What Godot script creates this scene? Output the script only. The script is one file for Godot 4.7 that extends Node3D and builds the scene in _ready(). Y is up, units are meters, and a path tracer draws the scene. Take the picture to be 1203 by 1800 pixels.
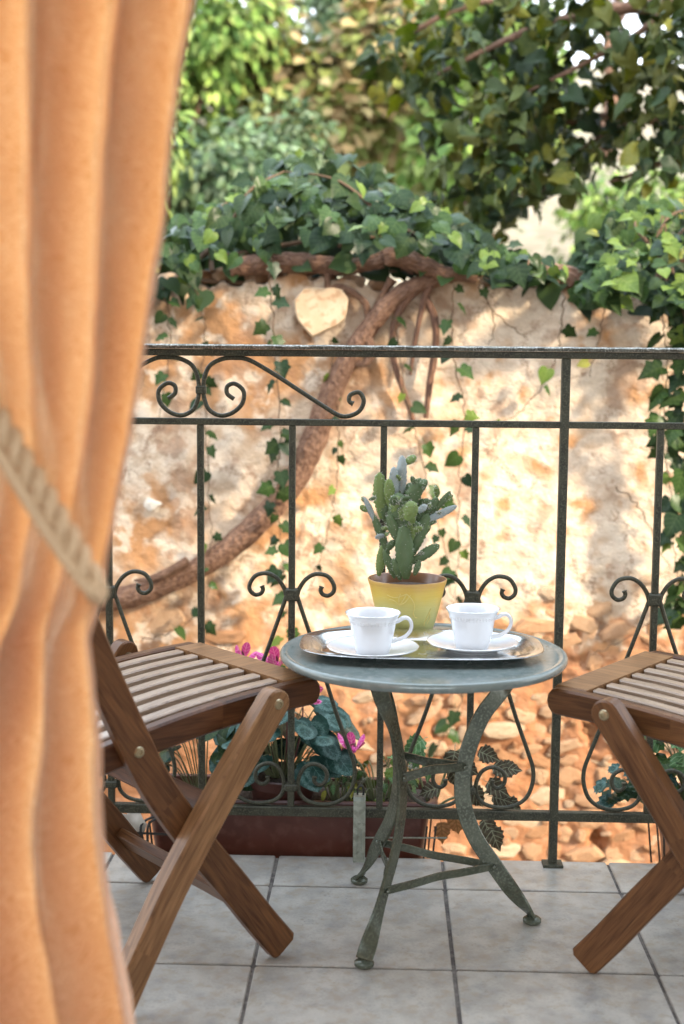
extends Node3D
# A balcony with a bistro table and two folding chairs, looking past a tied-back curtain at an old garden wall.

var rng := RandomNumberGenerator.new()
var M := {}
var taken := {}
var shape := {}


func _ready() -> void:
	rng.seed = 20240611
	camera_and_light()
	materials()
	ground_and_floor()
	garden_wall()
	wall_vines()
	hill_plants()
	railing()
	planters()
	table()
	chairs()
	tea_things()
	curtain()


func camera_and_light() -> void:
	var cam := Camera3D.new()
	cam.name = "camera"
	cam.position = Vector3(0, 0.99385, 0)
	cam.basis = Basis.from_euler(Vector3(-0.11328, 0.03219, 0.00848))
	cam.fov = 42.93
	var lens := CameraAttributesPhysical.new()
	lens.frustum_focal_length = 30.525
	lens.frustum_focus_distance = 2.42
	lens.exposure_aperture = 1.85
	lens.frustum_near = 0.05
	lens.frustum_far = 400.0
	cam.attributes = lens
	cam.far = 400.0
	cam.fov = 42.93
	add_child(cam)
	cam.current = true

	var env := Environment.new()
	env.tonemap_mode = Environment.TONE_MAPPER_LINEAR
	env.tonemap_exposure = 2.95
	env.background_mode = Environment.BG_SKY
	var sky_mat := ProceduralSkyMaterial.new()
	sky_mat.sky_top_color = Color(0.71, 0.755, 0.81)
	sky_mat.sky_horizon_color = Color(0.93, 0.94, 0.95)
	sky_mat.sky_curve = 0.16
	sky_mat.sky_energy_multiplier = 1.5
	sky_mat.ground_bottom_color = Color(0.32, 0.28, 0.24)
	sky_mat.ground_horizon_color = Color(0.70, 0.68, 0.64)
	sky_mat.sun_angle_max = 12.0
	var sky := Sky.new()
	sky.sky_material = sky_mat
	env.sky = sky
	env.sdfgi_enabled = true
	env.ssao_enabled = true
	env.ssil_enabled = true
	var we := WorldEnvironment.new()
	we.name = "world_environment"
	we.environment = env
	add_child(we)

	var sun := DirectionalLight3D.new()
	sun.name = "sun"
	sun.light_color = Color(1.0, 0.93, 0.82)
	sun.light_energy = 1.05
	sun.light_angular_distance = 5.0
	sun.shadow_enabled = true
	var to_sun := Vector3(0.72, 0.43, 0.42).normalized()
	sun.basis = Basis.looking_at(-to_sun, Vector3.UP)
	add_child(sun)


# ---------------------------------------------------------------- helpers

func numbered(called: String) -> String:
	var n: int = taken.get(called, 0)
	taken[called] = n + 1
	return called if n == 0 else "%s_%03d" % [called, n]


func tag(o: Node, label: String, category: String, group := "", kind := "") -> void:
	if label:
		o.set_meta("label", label)
	if category:
		o.set_meta("category", category)
	if group:
		o.set_meta("group", group)
	if kind:
		o.set_meta("kind", kind)


func thing(called: String, label: String, category: String, at := Vector3.ZERO, group := "") -> Node3D:
	var o := Node3D.new()
	o.name = numbered(called)
	add_child(o)
	o.position = at
	tag(o, label, category, group)
	return o


func part(parent: Node3D, called: String, mesh: Mesh, mat: Material, xf := Transform3D()) -> MeshInstance3D:
	var o := MeshInstance3D.new()
	o.name = called
	o.mesh = mesh
	o.material_override = mat
	o.transform = xf
	parent.add_child(o, true)
	return o


func top_mesh(called: String, mesh: Mesh, mat: Material) -> MeshInstance3D:
	var o := MeshInstance3D.new()
	o.name = numbered(called)
	o.mesh = mesh
	o.material_override = mat
	add_child(o)
	return o


func copies(parent: Node3D, called: String, mesh: Mesh, mat: Material, places: Array[Transform3D], tints: Array[Color] = []) -> MultiMeshInstance3D:
	var mm := MultiMesh.new()
	mm.transform_format = MultiMesh.TRANSFORM_3D
	mm.use_colors = tints.size() > 0
	mm.mesh = mesh
	mm.instance_count = places.size()
	for i in places.size():
		mm.set_instance_transform(i, places[i])
		if tints.size() > 0:
			mm.set_instance_color(i, tints[i])
	var o := MultiMeshInstance3D.new()
	o.name = called
	o.multimesh = mm
	o.material_override = mat
	parent.add_child(o, true)
	o.set_meta("kind", "stuff")
	return o


func mk(v: PackedVector3Array, idx: PackedInt32Array, uv := PackedVector2Array(), crease := 38.0, closed := true, col := PackedColorArray()) -> ArrayMesh:
	# front faces run clockwise; closed shapes are turned right side out; edges sharper than crease stay hard
	if closed:
		var vol := 0.0
		for k in range(0, idx.size(), 3):
			vol += v[idx[k]].dot(v[idx[k + 1]].cross(v[idx[k + 2]]))
		if vol > 0.0:
			for k in range(0, idx.size(), 3):
				var t := idx[k + 1]
				idx[k + 1] = idx[k + 2]
				idx[k + 2] = t
	var fn := PackedVector3Array()
	fn.resize(idx.size() / 3)
	for k in fn.size():
		var a := v[idx[3 * k]]
		fn[k] = (v[idx[3 * k + 2]] - a).cross(v[idx[3 * k + 1]] - a)
	var out := []
	out.resize(Mesh.ARRAY_MAX)
	if crease >= 180.0:
		var nn := PackedVector3Array()
		nn.resize(v.size())
		for k in idx.size():
			nn[idx[k]] += fn[k / 3]
		for k in nn.size():
			nn[k] = nn[k].normalized() if nn[k].length_squared() > 0.0 else Vector3.UP
		out[Mesh.ARRAY_VERTEX] = v
		out[Mesh.ARRAY_NORMAL] = nn
		if uv.size() == v.size():
			out[Mesh.ARRAY_TEX_UV] = uv
		if col.size() == v.size():
			out[Mesh.ARRAY_COLOR] = col
		out[Mesh.ARRAY_INDEX] = idx
	else:
		var at := {}
		for k in idx.size():
			var key := v[idx[k]].snapped(Vector3.ONE * 0.00002)
			if not at.has(key):
				at[key] = PackedInt32Array()
			at[key].append(k / 3)
		var lim := cos(deg_to_rad(crease))
		var vv := PackedVector3Array()
		var nn := PackedVector3Array()
		var uu := PackedVector2Array()
		var cc := PackedColorArray()
		vv.resize(idx.size())
		nn.resize(idx.size())
		uu.resize(idx.size())
		for k in idx.size():
			var own := fn[k / 3].normalized()
			var sum := Vector3.ZERO
			for f in at[v[idx[k]].snapped(Vector3.ONE * 0.00002)]:
				if fn[f].normalized().dot(own) >= lim:
					sum += fn[f]
			vv[k] = v[idx[k]]
			nn[k] = sum.normalized() if sum.length_squared() > 0.0 else own
			if uv.size() == v.size():
				uu[k] = uv[idx[k]]
			if col.size() == v.size():
				cc.append(col[idx[k]])
		out[Mesh.ARRAY_VERTEX] = vv
		out[Mesh.ARRAY_NORMAL] = nn
		out[Mesh.ARRAY_TEX_UV] = uu
		if cc.size() > 0:
			out[Mesh.ARRAY_COLOR] = cc
	var m := ArrayMesh.new()
	m.add_surface_from_arrays(Mesh.PRIMITIVE_TRIANGLES, out)
	return m


func smooth_path(p: PackedVector3Array, per := 6) -> PackedVector3Array:
	var out := PackedVector3Array()
	for i in p.size() - 1:
		var a := p[maxi(i - 1, 0)]
		var d := p[mini(i + 2, p.size() - 1)]
		for k in per:
			out.append(p[i].cubic_interpolate(p[i + 1], a, d, float(k) / per))
	out.append(p[p.size() - 1])
	return out


func frames(p: PackedVector3Array, up := Vector3.ZERO) -> Array[Basis]:
	# x = side, y = up, z = along
	var out: Array[Basis] = []
	var side := Vector3.ZERO
	for i in p.size():
		var t := (p[mini(i + 1, p.size() - 1)] - p[maxi(i - 1, 0)]).normalized()
		if up != Vector3.ZERO:
			side = up.cross(t).normalized()
		elif i == 0:
			side = (Vector3.UP if absf(t.y) < 0.9 else Vector3.RIGHT).cross(t).normalized()
		else:
			side = (side - t * side.dot(t)).normalized()
		out.append(Basis(side, t.cross(side), t))
	return out


func tube(p: PackedVector3Array, rad: PackedFloat32Array, sides := 8, rough := 0.0, seed_ := 0) -> ArrayMesh:
	var v := PackedVector3Array()
	var uv := PackedVector2Array()
	var idx := PackedInt32Array()
	var fr := frames(p)
	var noise := FastNoiseLite.new()
	noise.seed = seed_
	noise.frequency = 1.0
	var far := 0.0
	for i in p.size():
		if i > 0:
			far += p[i].distance_to(p[i - 1])
		var r := rad[0] if rad.size() == 1 else rad[i] if rad.size() == p.size() else lerpf(rad[0], rad[rad.size() - 1], float(i) / (p.size() - 1))
		for k in sides + 1:
			var a := TAU * k / sides
			var d := fr[i].x * cos(a) + fr[i].y * sin(a)
			var rr := r
			if rough > 0.0:
				var q := (p[i] + d * r) * 22.0
				rr += r * rough * noise.get_noise_3dv(q) + r * rough * 0.6 * noise.get_noise_2d(a * 3.0 * (1 if k < sides else 0), far * 4.0)
			v.append(p[i] + d * rr)
			uv.append(Vector2(far * 2.5, float(k) / sides))
	var n := sides + 1
	for i in p.size() - 1:
		for k in sides:
			var a := i * n + k
			idx.append_array([a, a + 1, a + n, a + 1, a + n + 1, a + n])
	for e in [0, p.size() - 1]:
		var c := v.size()
		v.append(p[e])
		uv.append(Vector2(far * 2.5, 0.5))
		for k in sides:
			var a: int = e * n + k
			if e == 0:
				idx.append_array([c, a + 1, a])
			else:
				idx.append_array([c, a, a + 1])
	return mk(v, idx, uv, 50.0)


func strap(p: PackedVector3Array, ups: PackedVector3Array, w: float, t: float) -> ArrayMesh:
	# a flat bar along p: width across, thickness along ups (one, or one for each point)
	var v := PackedVector3Array()
	var uv := PackedVector2Array()
	var idx := PackedInt32Array()
	var far := 0.0
	var b := minf(t, w) * 0.22
	var sec := [Vector2(-w / 2 + b, -t / 2), Vector2(w / 2 - b, -t / 2), Vector2(w / 2, -t / 2 + b), Vector2(w / 2, t / 2 - b), Vector2(w / 2 - b, t / 2), Vector2(-w / 2 + b, t / 2), Vector2(-w / 2, t / 2 - b), Vector2(-w / 2, -t / 2 + b)]
	for i in p.size():
		if i > 0:
			far += p[i].distance_to(p[i - 1])
		var along := (p[mini(i + 1, p.size() - 1)] - p[maxi(i - 1, 0)]).normalized()
		var up := ups[0] if ups.size() == 1 else ups[i]
		var side := up.cross(along).normalized()
		up = along.cross(side)
		for k in 8:
			v.append(p[i] + side * sec[k].x + up * sec[k].y)
			uv.append(Vector2(far * 2.5, (sec[k].x + sec[k].y) * 2.5))
	for i in p.size() - 1:
		for k in 8:
			var a := i * 8 + k
			var c := i * 8 + (k + 1) % 8
			idx.append_array([a, c, a + 8, c, c + 8, a + 8])
	for k in range(1, 7):
		idx.append_array([0, k + 1, k])
		var e := (p.size() - 1) * 8
		idx.append_array([e, e + k, e + k + 1])
	return mk(v, idx, uv, 30.0)


func prism(poly: PackedVector2Array, depth: float, bevel := 0.0, uv0 := Vector2.ZERO, per_metre := 2.5, grain := 0.0) -> ArrayMesh:
	# an outline in xy given a thickness along z, its two rims chamfered
	var n := poly.size()
	if Geometry2D.is_polygon_clockwise(poly):
		poly = poly.duplicate()
		poly.reverse()
	var inner := PackedVector2Array()
	for i in n:
		var a := (poly[i] - poly[(i + n - 1) % n]).normalized()
		var b := (poly[(i + 1) % n] - poly[i]).normalized()
		var nrm := (Vector2(-a.y, a.x) + Vector2(-b.y, b.x)).normalized()
		inner.append(poly[i] + nrm * bevel / maxf(0.5, nrm.dot(Vector2(-a.y, a.x))))
	var v := PackedVector3Array()
	var uv := PackedVector2Array()
	var idx := PackedInt32Array()
	var rings := [[inner, -depth / 2], [poly, -depth / 2 + bevel], [poly, depth / 2 - bevel], [inner, depth / 2]]
	for r in rings:
		for q in r[0]:
			v.append(Vector3(q.x, q.y, r[1]))
			var g: Vector2 = q.rotated(-grain)
			uv.append(uv0 + Vector2(g.x, g.y + r[1]) * per_metre)
	for r in 3:
		for k in n:
			var a := r * n + k
			var c := r * n + (k + 1) % n
			idx.append_array([a, c, a + n, c, c + n, a + n])
	var tri := Geometry2D.triangulate_polygon(inner)
	if tri.is_empty():
		tri = Geometry2D.triangulate_polygon(poly)
		print("outline folded when chamfered")
	for k in range(0, tri.size(), 3):
		idx.append_array([tri[k], tri[k + 2], tri[k + 1]])
		idx.append_array([3 * n + tri[k], 3 * n + tri[k + 1], 3 * n + tri[k + 2]])
	return mk(v, idx, uv, 32.0)


func round_rect(w: float, h: float, r: float, seg := 3) -> PackedVector2Array:
	var out := PackedVector2Array()
	for c in 4:
		var mid := Vector2((w / 2 - r) * (1 if c in [0, 3] else -1), (h / 2 - r) * (1 if c < 2 else -1))
		for k in seg + 1:
			var a := PI / 2 * (c + float(k) / seg)
			out.append(mid + Vector2(cos(a), sin(a)) * r)
	return out


func box(size: Vector3, bevel := 0.0015, uv0 := Vector2.ZERO) -> ArrayMesh:
	return prism(round_rect(size.x, size.y, maxf(bevel, 0.0004), 1), size.z, bevel, uv0)


func lathe(pr: PackedVector2Array, seg := 40, crease := 40.0) -> ArrayMesh:
	var v := PackedVector3Array()
	var uv := PackedVector2Array()
	var idx := PackedInt32Array()
	for i in pr.size():
		for k in seg + 1:
			var a := TAU * k / seg
			v.append(Vector3(cos(a) * pr[i].x, pr[i].y, sin(a) * pr[i].x))
			uv.append(Vector2(float(k) / seg, float(i) / (pr.size() - 1)))
	var n := seg + 1
	for i in pr.size() - 1:
		for k in seg:
			var a := i * n + k
			if pr[i].x > 1e-6:
				idx.append_array([a, a + 1, a + n])
			if pr[i + 1].x > 1e-6:
				idx.append_array([a + 1, a + n + 1, a + n])
	return mk(v, idx, uv, crease)


func along(a: Vector3, b: Vector3, face: Vector3) -> Transform3D:
	# local x runs from a to b, local z looks towards face
	var x := (b - a).normalized()
	var z := (face - x * face.dot(x)).normalized()
	return Transform3D(Basis(x, z.cross(x), z), (a + b) / 2)


func bar(parent: Node3D, called: String, a: Vector3, b: Vector3, w: float, t: float, face: Vector3, mat: Material, bevel := 0.0015) -> MeshInstance3D:
	return part(parent, called, box(Vector3(a.distance_to(b), w, t), bevel, Vector2(rng.randf() * 4.0, rng.randf() * 4.0)), mat, along(a, b, face))


# ---------------------------------------------------------------- materials

func noise_image(size: int, seed_: int, freq: float, octaves := 4, kind := FastNoiseLite.TYPE_SIMPLEX_SMOOTH) -> PackedByteArray:
	var n := FastNoiseLite.new()
	n.seed = seed_
	n.noise_type = kind
	n.frequency = freq
	n.fractal_octaves = octaves
	var im := n.get_seamless_image(size, size, false, false, 0.12)
	im.convert(Image.FORMAT_L8)
	return im.get_data()


func lin(r: float, g: float, b: float) -> Color:
	return Color(r, g, b).linear_to_srgb()


func plain(called: String, c: Color, rough := 0.6, metal := 0.0) -> StandardMaterial3D:
	var m := StandardMaterial3D.new()
	m.resource_name = called
	m.albedo_color = c
	m.roughness = rough
	m.metallic = metal
	M[called] = m
	return m


func tex(im: Image) -> ImageTexture:
	return ImageTexture.create_from_image(im)


func grey(data: PackedByteArray, size: int) -> ImageTexture:
	return tex(Image.create_from_data(size, size, false, Image.FORMAT_L8, data))


func mottled(size: int, seed_: int, a: Color, b: Color, c: Color, f1: float, f2: float, grain := 0.10) -> ImageTexture:
	# linear colours a to b by coarse noise, patches of c by a second one, fine grain over all
	var n1 := noise_image(size, seed_, f1)
	var n2 := noise_image(size, seed_ + 1, f2, 5)
	var n3 := noise_image(size, seed_ + 2, 0.35, 2)
	var bytes := PackedByteArray()
	bytes.resize(size * size * 3)
	for i in size * size:
		var q := a.lerp(b, smoothstep(0.3, 0.7, n1[i] / 255.0)).lerp(c, smoothstep(0.48, 0.85, n2[i] / 255.0))
		var g := 1.0 + grain * (n3[i] / 127.5 - 1.0)
		q = Color(q.r * g, q.g * g, q.b * g).linear_to_srgb()
		bytes[3 * i] = clampi(int(q.r * 255), 0, 255)
		bytes[3 * i + 1] = clampi(int(q.g * 255), 0, 255)
		bytes[3 * i + 2] = clampi(int(q.b * 255), 0, 255)
	return tex(Image.create_from_data(size, size, false, Image.FORMAT_RGB8, bytes))


func tile_texture(seed_: int) -> ImageTexture:
	# cloudy grey glaze with rusty and dark clouds of several sizes
	var n := 512
	var a := noise_image(n, seed_, 0.008, 6)
	var b := noise_image(n, seed_ + 1, 0.02, 6)
	var c := noise_image(n, seed_ + 2, 0.09, 4)
	var d := noise_image(n, seed_ + 3, 0.014, 6)
	var bytes := PackedByteArray()
	bytes.resize(n * n * 3)
	for i in n * n:
		var fine := c[i] / 255.0
		var q := Color(0.31, 0.293, 0.262).lerp(Color(0.42, 0.40, 0.355), smoothstep(0.25, 0.75, 0.6 * a[i] / 255.0 + 0.4 * fine))
		q = q.lerp(Color(0.29, 0.235, 0.165), 0.6 * smoothstep(0.46, 0.80, 0.7 * b[i] / 255.0 + 0.3 * fine))
		q = q.lerp(Color(0.19, 0.195, 0.195), 0.5 * smoothstep(0.50, 0.82, 0.65 * d[i] / 255.0 + 0.35 * fine))
		if fine > 0.86:
			q = q * 0.7
		q = q.linear_to_srgb()
		bytes[3 * i] = clampi(int(q.r * 255), 0, 255)
		bytes[3 * i + 1] = clampi(int(q.g * 255), 0, 255)
		bytes[3 * i + 2] = clampi(int(q.b * 255), 0, 255)
	return tex(Image.create_from_data(n, n, false, Image.FORMAT_RGB8, bytes))


func triplanar(m: StandardMaterial3D, scale_: float, world := false) -> void:
	m.uv1_triplanar = true
	m.uv1_world_triplanar = world
	m.uv1_scale = Vector3.ONE * scale_


func wood_texture(seed_: int, dark: Color, light: Color) -> ImageTexture:
	var w := 1024
	var h := 256
	var coarse := FastNoiseLite.new()
	coarse.seed = seed_
	coarse.frequency = 1.0
	coarse.fractal_octaves = 3
	var fine := FastNoiseLite.new()
	fine.seed = seed_ + 9
	fine.frequency = 1.0
	fine.fractal_octaves = 2
	var bytes := PackedByteArray()
	bytes.resize(w * h * 3)
	for y in h:
		for x in w:
			var wave := coarse.get_noise_2d(x * 0.0016, y * 0.02)
			var s := 0.5 + 0.5 * sin((y * 0.11 + wave * 10.0) + 1.5 * coarse.get_noise_2d(x * 0.003 + 40.0, y * 0.04))
			var f := fine.get_noise_2d(x * 0.006, y * 0.45)
			var k := clampf(0.34 * s + 0.36 + 0.42 * f + 0.45 * wave, 0.0, 1.0)
			var q := dark.lerp(light, k)
			if f < -0.45:
				q = q * 0.8
			q = q.linear_to_srgb()
			var i := (y * w + x) * 3
			bytes[i] = clampi(int(q.r * 255), 0, 255)
			bytes[i + 1] = clampi(int(q.g * 255), 0, 255)
			bytes[i + 2] = clampi(int(q.b * 255), 0, 255)
	return tex(Image.create_from_data(w, h, false, Image.FORMAT_RGB8, bytes))


func leaf_texture(seed_: int, blade: Color, second: Color, vein: Color, vein_width: float, marbling := 0.0) -> ImageTexture:
	# u runs across the leaf (0.5 on the midrib), v from stalk to tip
	var n := 96
	var noise := FastNoiseLite.new()
	noise.seed = seed_
	noise.frequency = 0.05
	var im := Image.create(n, n, false, Image.FORMAT_RGB8)
	for y in n:
		for x in n:
			var u := absf(float(x) / n - 0.5) * 2.0
			var v := float(y) / n
			var q := blade.lerp(second, clampf(0.5 + 0.9 * noise.get_noise_2d(x, y), 0.0, 1.0))
			var d := u * 0.5
			for r in [[0.05, 0.35], [0.18, 0.75], [0.36, 1.0], [0.55, 1.25]]:
				d = minf(d, absf(v - r[0] - u * r[1] * 0.5) * 0.75 + u * 0.004)
			q = q.lerp(vein, smoothstep(vein_width, vein_width * 0.35, d))
			if marbling > 0.0:
				var ring := absf(Vector2(u * 0.95, (v - 0.45) * 1.5).length() - 0.55 + 0.16 * noise.get_noise_2d(x * 2.2, y * 2.2))
				q = q.lerp(vein, marbling * smoothstep(0.2, 0.05, ring) * clampf(0.6 + noise.get_noise_2d(x * 3.0, y * 3.0 + 50.0), 0.0, 1.0))
			im.set_pixel(x, y, q.linear_to_srgb())
	return tex(im)


func leaf_material(called: String, t: Texture2D, rough: float, through: float, tint := Color.WHITE) -> StandardMaterial3D:
	var m := plain(called, tint, rough)
	m.albedo_texture = t
	m.backlight_enabled = true
	m.backlight = Color(through, through, through * 0.6)
	m.cull_mode = BaseMaterial3D.CULL_DISABLED
	m.metallic_specular = 0.26
	return m


func materials() -> void:
	var bump_fine := grey(noise_image(256, 71, 0.06, 4), 256)
	var bump_pits := grey(noise_image(256, 72, 0.03, 3, FastNoiseLite.TYPE_CELLULAR), 256)
	# painted wrought iron, blotched and speckled
	var iron := plain("iron_paint", Color.WHITE, 0.5, 0.0)
	iron.albedo_texture = mottled(256, 11, Color(0.029, 0.029, 0.019), Color(0.048, 0.048, 0.031), Color(0.090, 0.091, 0.062), 0.02, 0.2, 0.3)
	iron.metallic_specular = 0.36
	triplanar(iron, 4.0)
	iron.heightmap_enabled = true
	iron.heightmap_texture = bump_fine
	iron.heightmap_scale = 0.05
	var table_iron := plain("table_paint", Color.WHITE, 0.27, 0.3)
	table_iron.albedo_texture = mottled(256, 15, Color(0.060, 0.068, 0.047), Color(0.092, 0.102, 0.072), Color(0.135, 0.145, 0.108), 0.02, 0.2, 0.2)
	triplanar(table_iron, 3.0)
	table_iron.heightmap_enabled = true
	table_iron.heightmap_texture = bump_fine
	table_iron.heightmap_scale = 0.04
	var top := plain("table_top_paint", Color.WHITE, 0.22, 0.2)
	top.albedo_texture = mottled(512, 18, Color(0.155, 0.19, 0.18), Color(0.185, 0.22, 0.21), Color(0.22, 0.25, 0.235), 0.012, 0.05, 0.10)
	triplanar(top, 2.0)
	var zinc := plain("zinc", Color.WHITE, 0.42, 0.6)
	zinc.albedo_texture = mottled(256, 19, Color(0.26, 0.28, 0.23), Color(0.33, 0.35, 0.29), Color(0.20, 0.21, 0.17), 0.03, 0.03, 0.12)
	triplanar(zinc, 5.0)
	plain("brass", lin(0.36, 0.30, 0.19), 0.35, 0.9)
	plain("black_wire", lin(0.02, 0.02, 0.018), 0.45)
	# weathered hardwood; the second tone is paler, with light painted into it
	for k in 3:
		var w := plain("wood_%d" % k, Color.WHITE, 0.36)
		var d: Array = [[Color(0.050, 0.019, 0.007), Color(0.150, 0.067, 0.026)], [Color(0.115, 0.055, 0.023), Color(0.29, 0.155, 0.070)], [Color(0.040, 0.015, 0.006), Color(0.110, 0.045, 0.018)]][k]
		w.albedo_texture = wood_texture(30 + k, d[0], d[1])
		w.uv1_scale = Vector3(0.8, 2.4, 1)
		w.metallic_specular = 0.36
		w.heightmap_enabled = true
		w.heightmap_texture = w.albedo_texture
		w.heightmap_scale = 0.015
	var slat := plain("slat_wood", Color.WHITE, 0.30)
	slat.albedo_texture = wood_texture(44, Color(0.20, 0.135, 0.090), Color(0.36, 0.27, 0.195))
	slat.uv1_scale = Vector3(0.8, 2.4, 1)
	# glazed floor tiles and grout
	for k in 3:
		var t := plain("tile_%d" % k, Color.WHITE, 0.34)
		t.albedo_texture = tile_texture(50 + 5 * k)
		t.uv1_scale = Vector3(0.9, 0.9, 1)
		t.heightmap_enabled = true
		t.heightmap_texture = bump_fine
		t.heightmap_scale = 0.03
	var grout := plain("grout", Color.WHITE, 0.95)
	grout.albedo_texture = mottled(256, 58, Color(0.085, 0.075, 0.068), Color(0.15, 0.135, 0.12), Color(0.20, 0.18, 0.16), 0.02, 0.08, 0.3)
	triplanar(grout, 2.0)
	plain("slab", lin(0.30, 0.27, 0.23), 0.9)
	# bark, soil, terrain
	var bark := plain("bark", Color.WHITE, 0.85)
	bark.albedo_texture = mottled(512, 60, Color(0.165, 0.085, 0.050), Color(0.235, 0.13, 0.080), Color(0.105, 0.050, 0.030), 0.012, 0.03, 0.2)
	bark.uv1_scale = Vector3(1.2, 1.0, 1)
	bark.heightmap_enabled = true
	bark.heightmap_texture = bump_fine
	bark.heightmap_scale = 0.6
	var bark_dark := plain("bark_dark", Color.WHITE, 0.9)
	bark_dark.albedo_texture = mottled(256, 63, Color(0.10, 0.05, 0.03), Color(0.20, 0.10, 0.06), Color(0.06, 0.03, 0.02), 0.03, 0.05, 0.25)
	plain("twig", lin(0.13, 0.075, 0.04), 0.85)
	var soil := plain("soil", Color.WHITE, 1.0)
	soil.albedo_texture = mottled(256, 66, Color(0.03, 0.02, 0.014), Color(0.06, 0.04, 0.026), Color(0.10, 0.07, 0.05), 0.08, 0.12, 0.3)
	triplanar(soil, 6.0)
	soil.heightmap_enabled = true
	soil.heightmap_texture = bump_pits
	soil.heightmap_scale = 0.6
	var earth := plain("earth", Color.WHITE, 1.0)
	earth.albedo_texture = mottled(512, 68, Color(0.21, 0.17, 0.115), Color(0.30, 0.25, 0.18), Color(0.13, 0.14, 0.07), 0.02, 0.03, 0.2)
	triplanar(earth, 0.35, true)
	# planter, pots
	var planter := plain("planter_plastic", Color.WHITE, 0.38)
	planter.albedo_texture = mottled(256, 75, Color(0.070, 0.020, 0.012), Color(0.085, 0.025, 0.016), Color(0.11, 0.042, 0.030), 0.02, 0.05, 0.08)
	triplanar(planter, 2.0)
	# porcelain and steel
	var china := plain("porcelain", lin(0.68, 0.695, 0.71), 0.12)
	china.clearcoat_enabled = true
	china.clearcoat = 0.6
	china.clearcoat_roughness = 0.04
	plain("silver_rim", lin(0.72, 0.71, 0.68), 0.22, 1.0)
	var steel := plain("tray_steel", lin(0.60, 0.60, 0.59), 0.17, 1.0)
	steel.roughness_texture = grey(noise_image(256, 80, 0.02, 5), 256)
	steel.roughness = 0.4
	triplanar(steel, 3.0)
	# leaves
	for k in 5:
		var c: Array = [
			[Color(0.017, 0.034, 0.010), Color(0.028, 0.050, 0.014), Color(0.08, 0.11, 0.04)],
			[Color(0.026, 0.056, 0.014), Color(0.042, 0.078, 0.020), Color(0.11, 0.16, 0.055)],
			[Color(0.014, 0.031, 0.014), Color(0.024, 0.046, 0.020), Color(0.07, 0.10, 0.05)],
			[Color(0.085, 0.135, 0.022), Color(0.12, 0.175, 0.032), Color(0.21, 0.26, 0.08)],
			[Color(0.230, 0.240, 0.040), Color(0.300, 0.270, 0.050), Color(0.36, 0.34, 0.12)]][k]
		leaf_material("ivy_%d" % k, leaf_texture(90 + k, c[0], c[1], c[0].lerp(c[2], 0.6), 0.016), 0.34, 0.35)
	for k in 3:
		var c: Array = [[Color(0.036, 0.052, 0.011), Color(0.058, 0.072, 0.015)], [Color(0.085, 0.095, 0.016), Color(0.12, 0.115, 0.020)], [Color(0.020, 0.033, 0.010), Color(0.034, 0.050, 0.014)]][k]
		var lm := leaf_material("tree_leaf_%d" % k, leaf_texture(85 + k, c[0], c[1], c[1] * 1.4, 0.012), 0.48, 0.7)
		lm.backlight = Color(0.9, 0.95, 0.35)
	leaf_material("dry_leaf", leaf_texture(97, Color(0.26, 0.12, 0.05), Color(0.36, 0.19, 0.08), Color(0.20, 0.10, 0.04), 0.03), 0.7, 0.3)
	leaf_material("cyclamen_leaf", leaf_texture(98, Color(0.016, 0.046, 0.036), Color(0.028, 0.068, 0.055), Color(0.12, 0.21, 0.185), 0.007, 0.75), 0.34, 0.15)
	leaf_material("coleus_leaf", leaf_texture(99, Color(0.045, 0.036, 0.024), Color(0.10, 0.085, 0.055), Color(0.24, 0.26, 0.17), 0.020), 0.5, 0.2)
	leaf_material("geranium_leaf", leaf_texture(100, Color(0.055, 0.13, 0.045), Color(0.10, 0.20, 0.075), Color(0.20, 0.30, 0.15), 0.025), 0.45, 0.3)
	leaf_material("petal", leaf_texture(101, Color(0.66, 0.07, 0.34), Color(0.76, 0.16, 0.46), Color(0.84, 0.40, 0.62), 0.02), 0.5, 0.5)
	var cloud := plain("foliage", Color.WHITE, 0.5)
	cloud.vertex_color_use_as_albedo = true
	cloud.backlight_enabled = true
	cloud.backlight = Color(0.32, 0.32, 0.2)
	cloud.metallic_specular = 0.3
	cloud.cull_mode = BaseMaterial3D.CULL_DISABLED
	plain("white_paper_leaf", lin(0.62, 0.60, 0.55), 0.8)
	var frame := plain("door_paint", lin(0.42, 0.33, 0.24), 0.5)
	frame.roughness = 0.5
	var house := plain("house_plaster", Color.WHITE, 0.95)
	house.albedo_texture = mottled(256, 105, Color(0.52, 0.44, 0.34), Color(0.58, 0.50, 0.40), Color(0.48, 0.38, 0.28), 0.02, 0.04, 0.1)
	triplanar(house, 0.5)


# ---------------------------------------------------------------- setting

func struct(called: String, mesh: Mesh, mat: Material, xf := Transform3D()) -> MeshInstance3D:
	var o := top_mesh(called, mesh, mat)
	o.transform = xf
	o.set_meta("kind", "structure")
	o.set_meta("label", called.replace("_", " "))
	return o


const TILE := 0.333
const EDGE := -2.545

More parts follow.
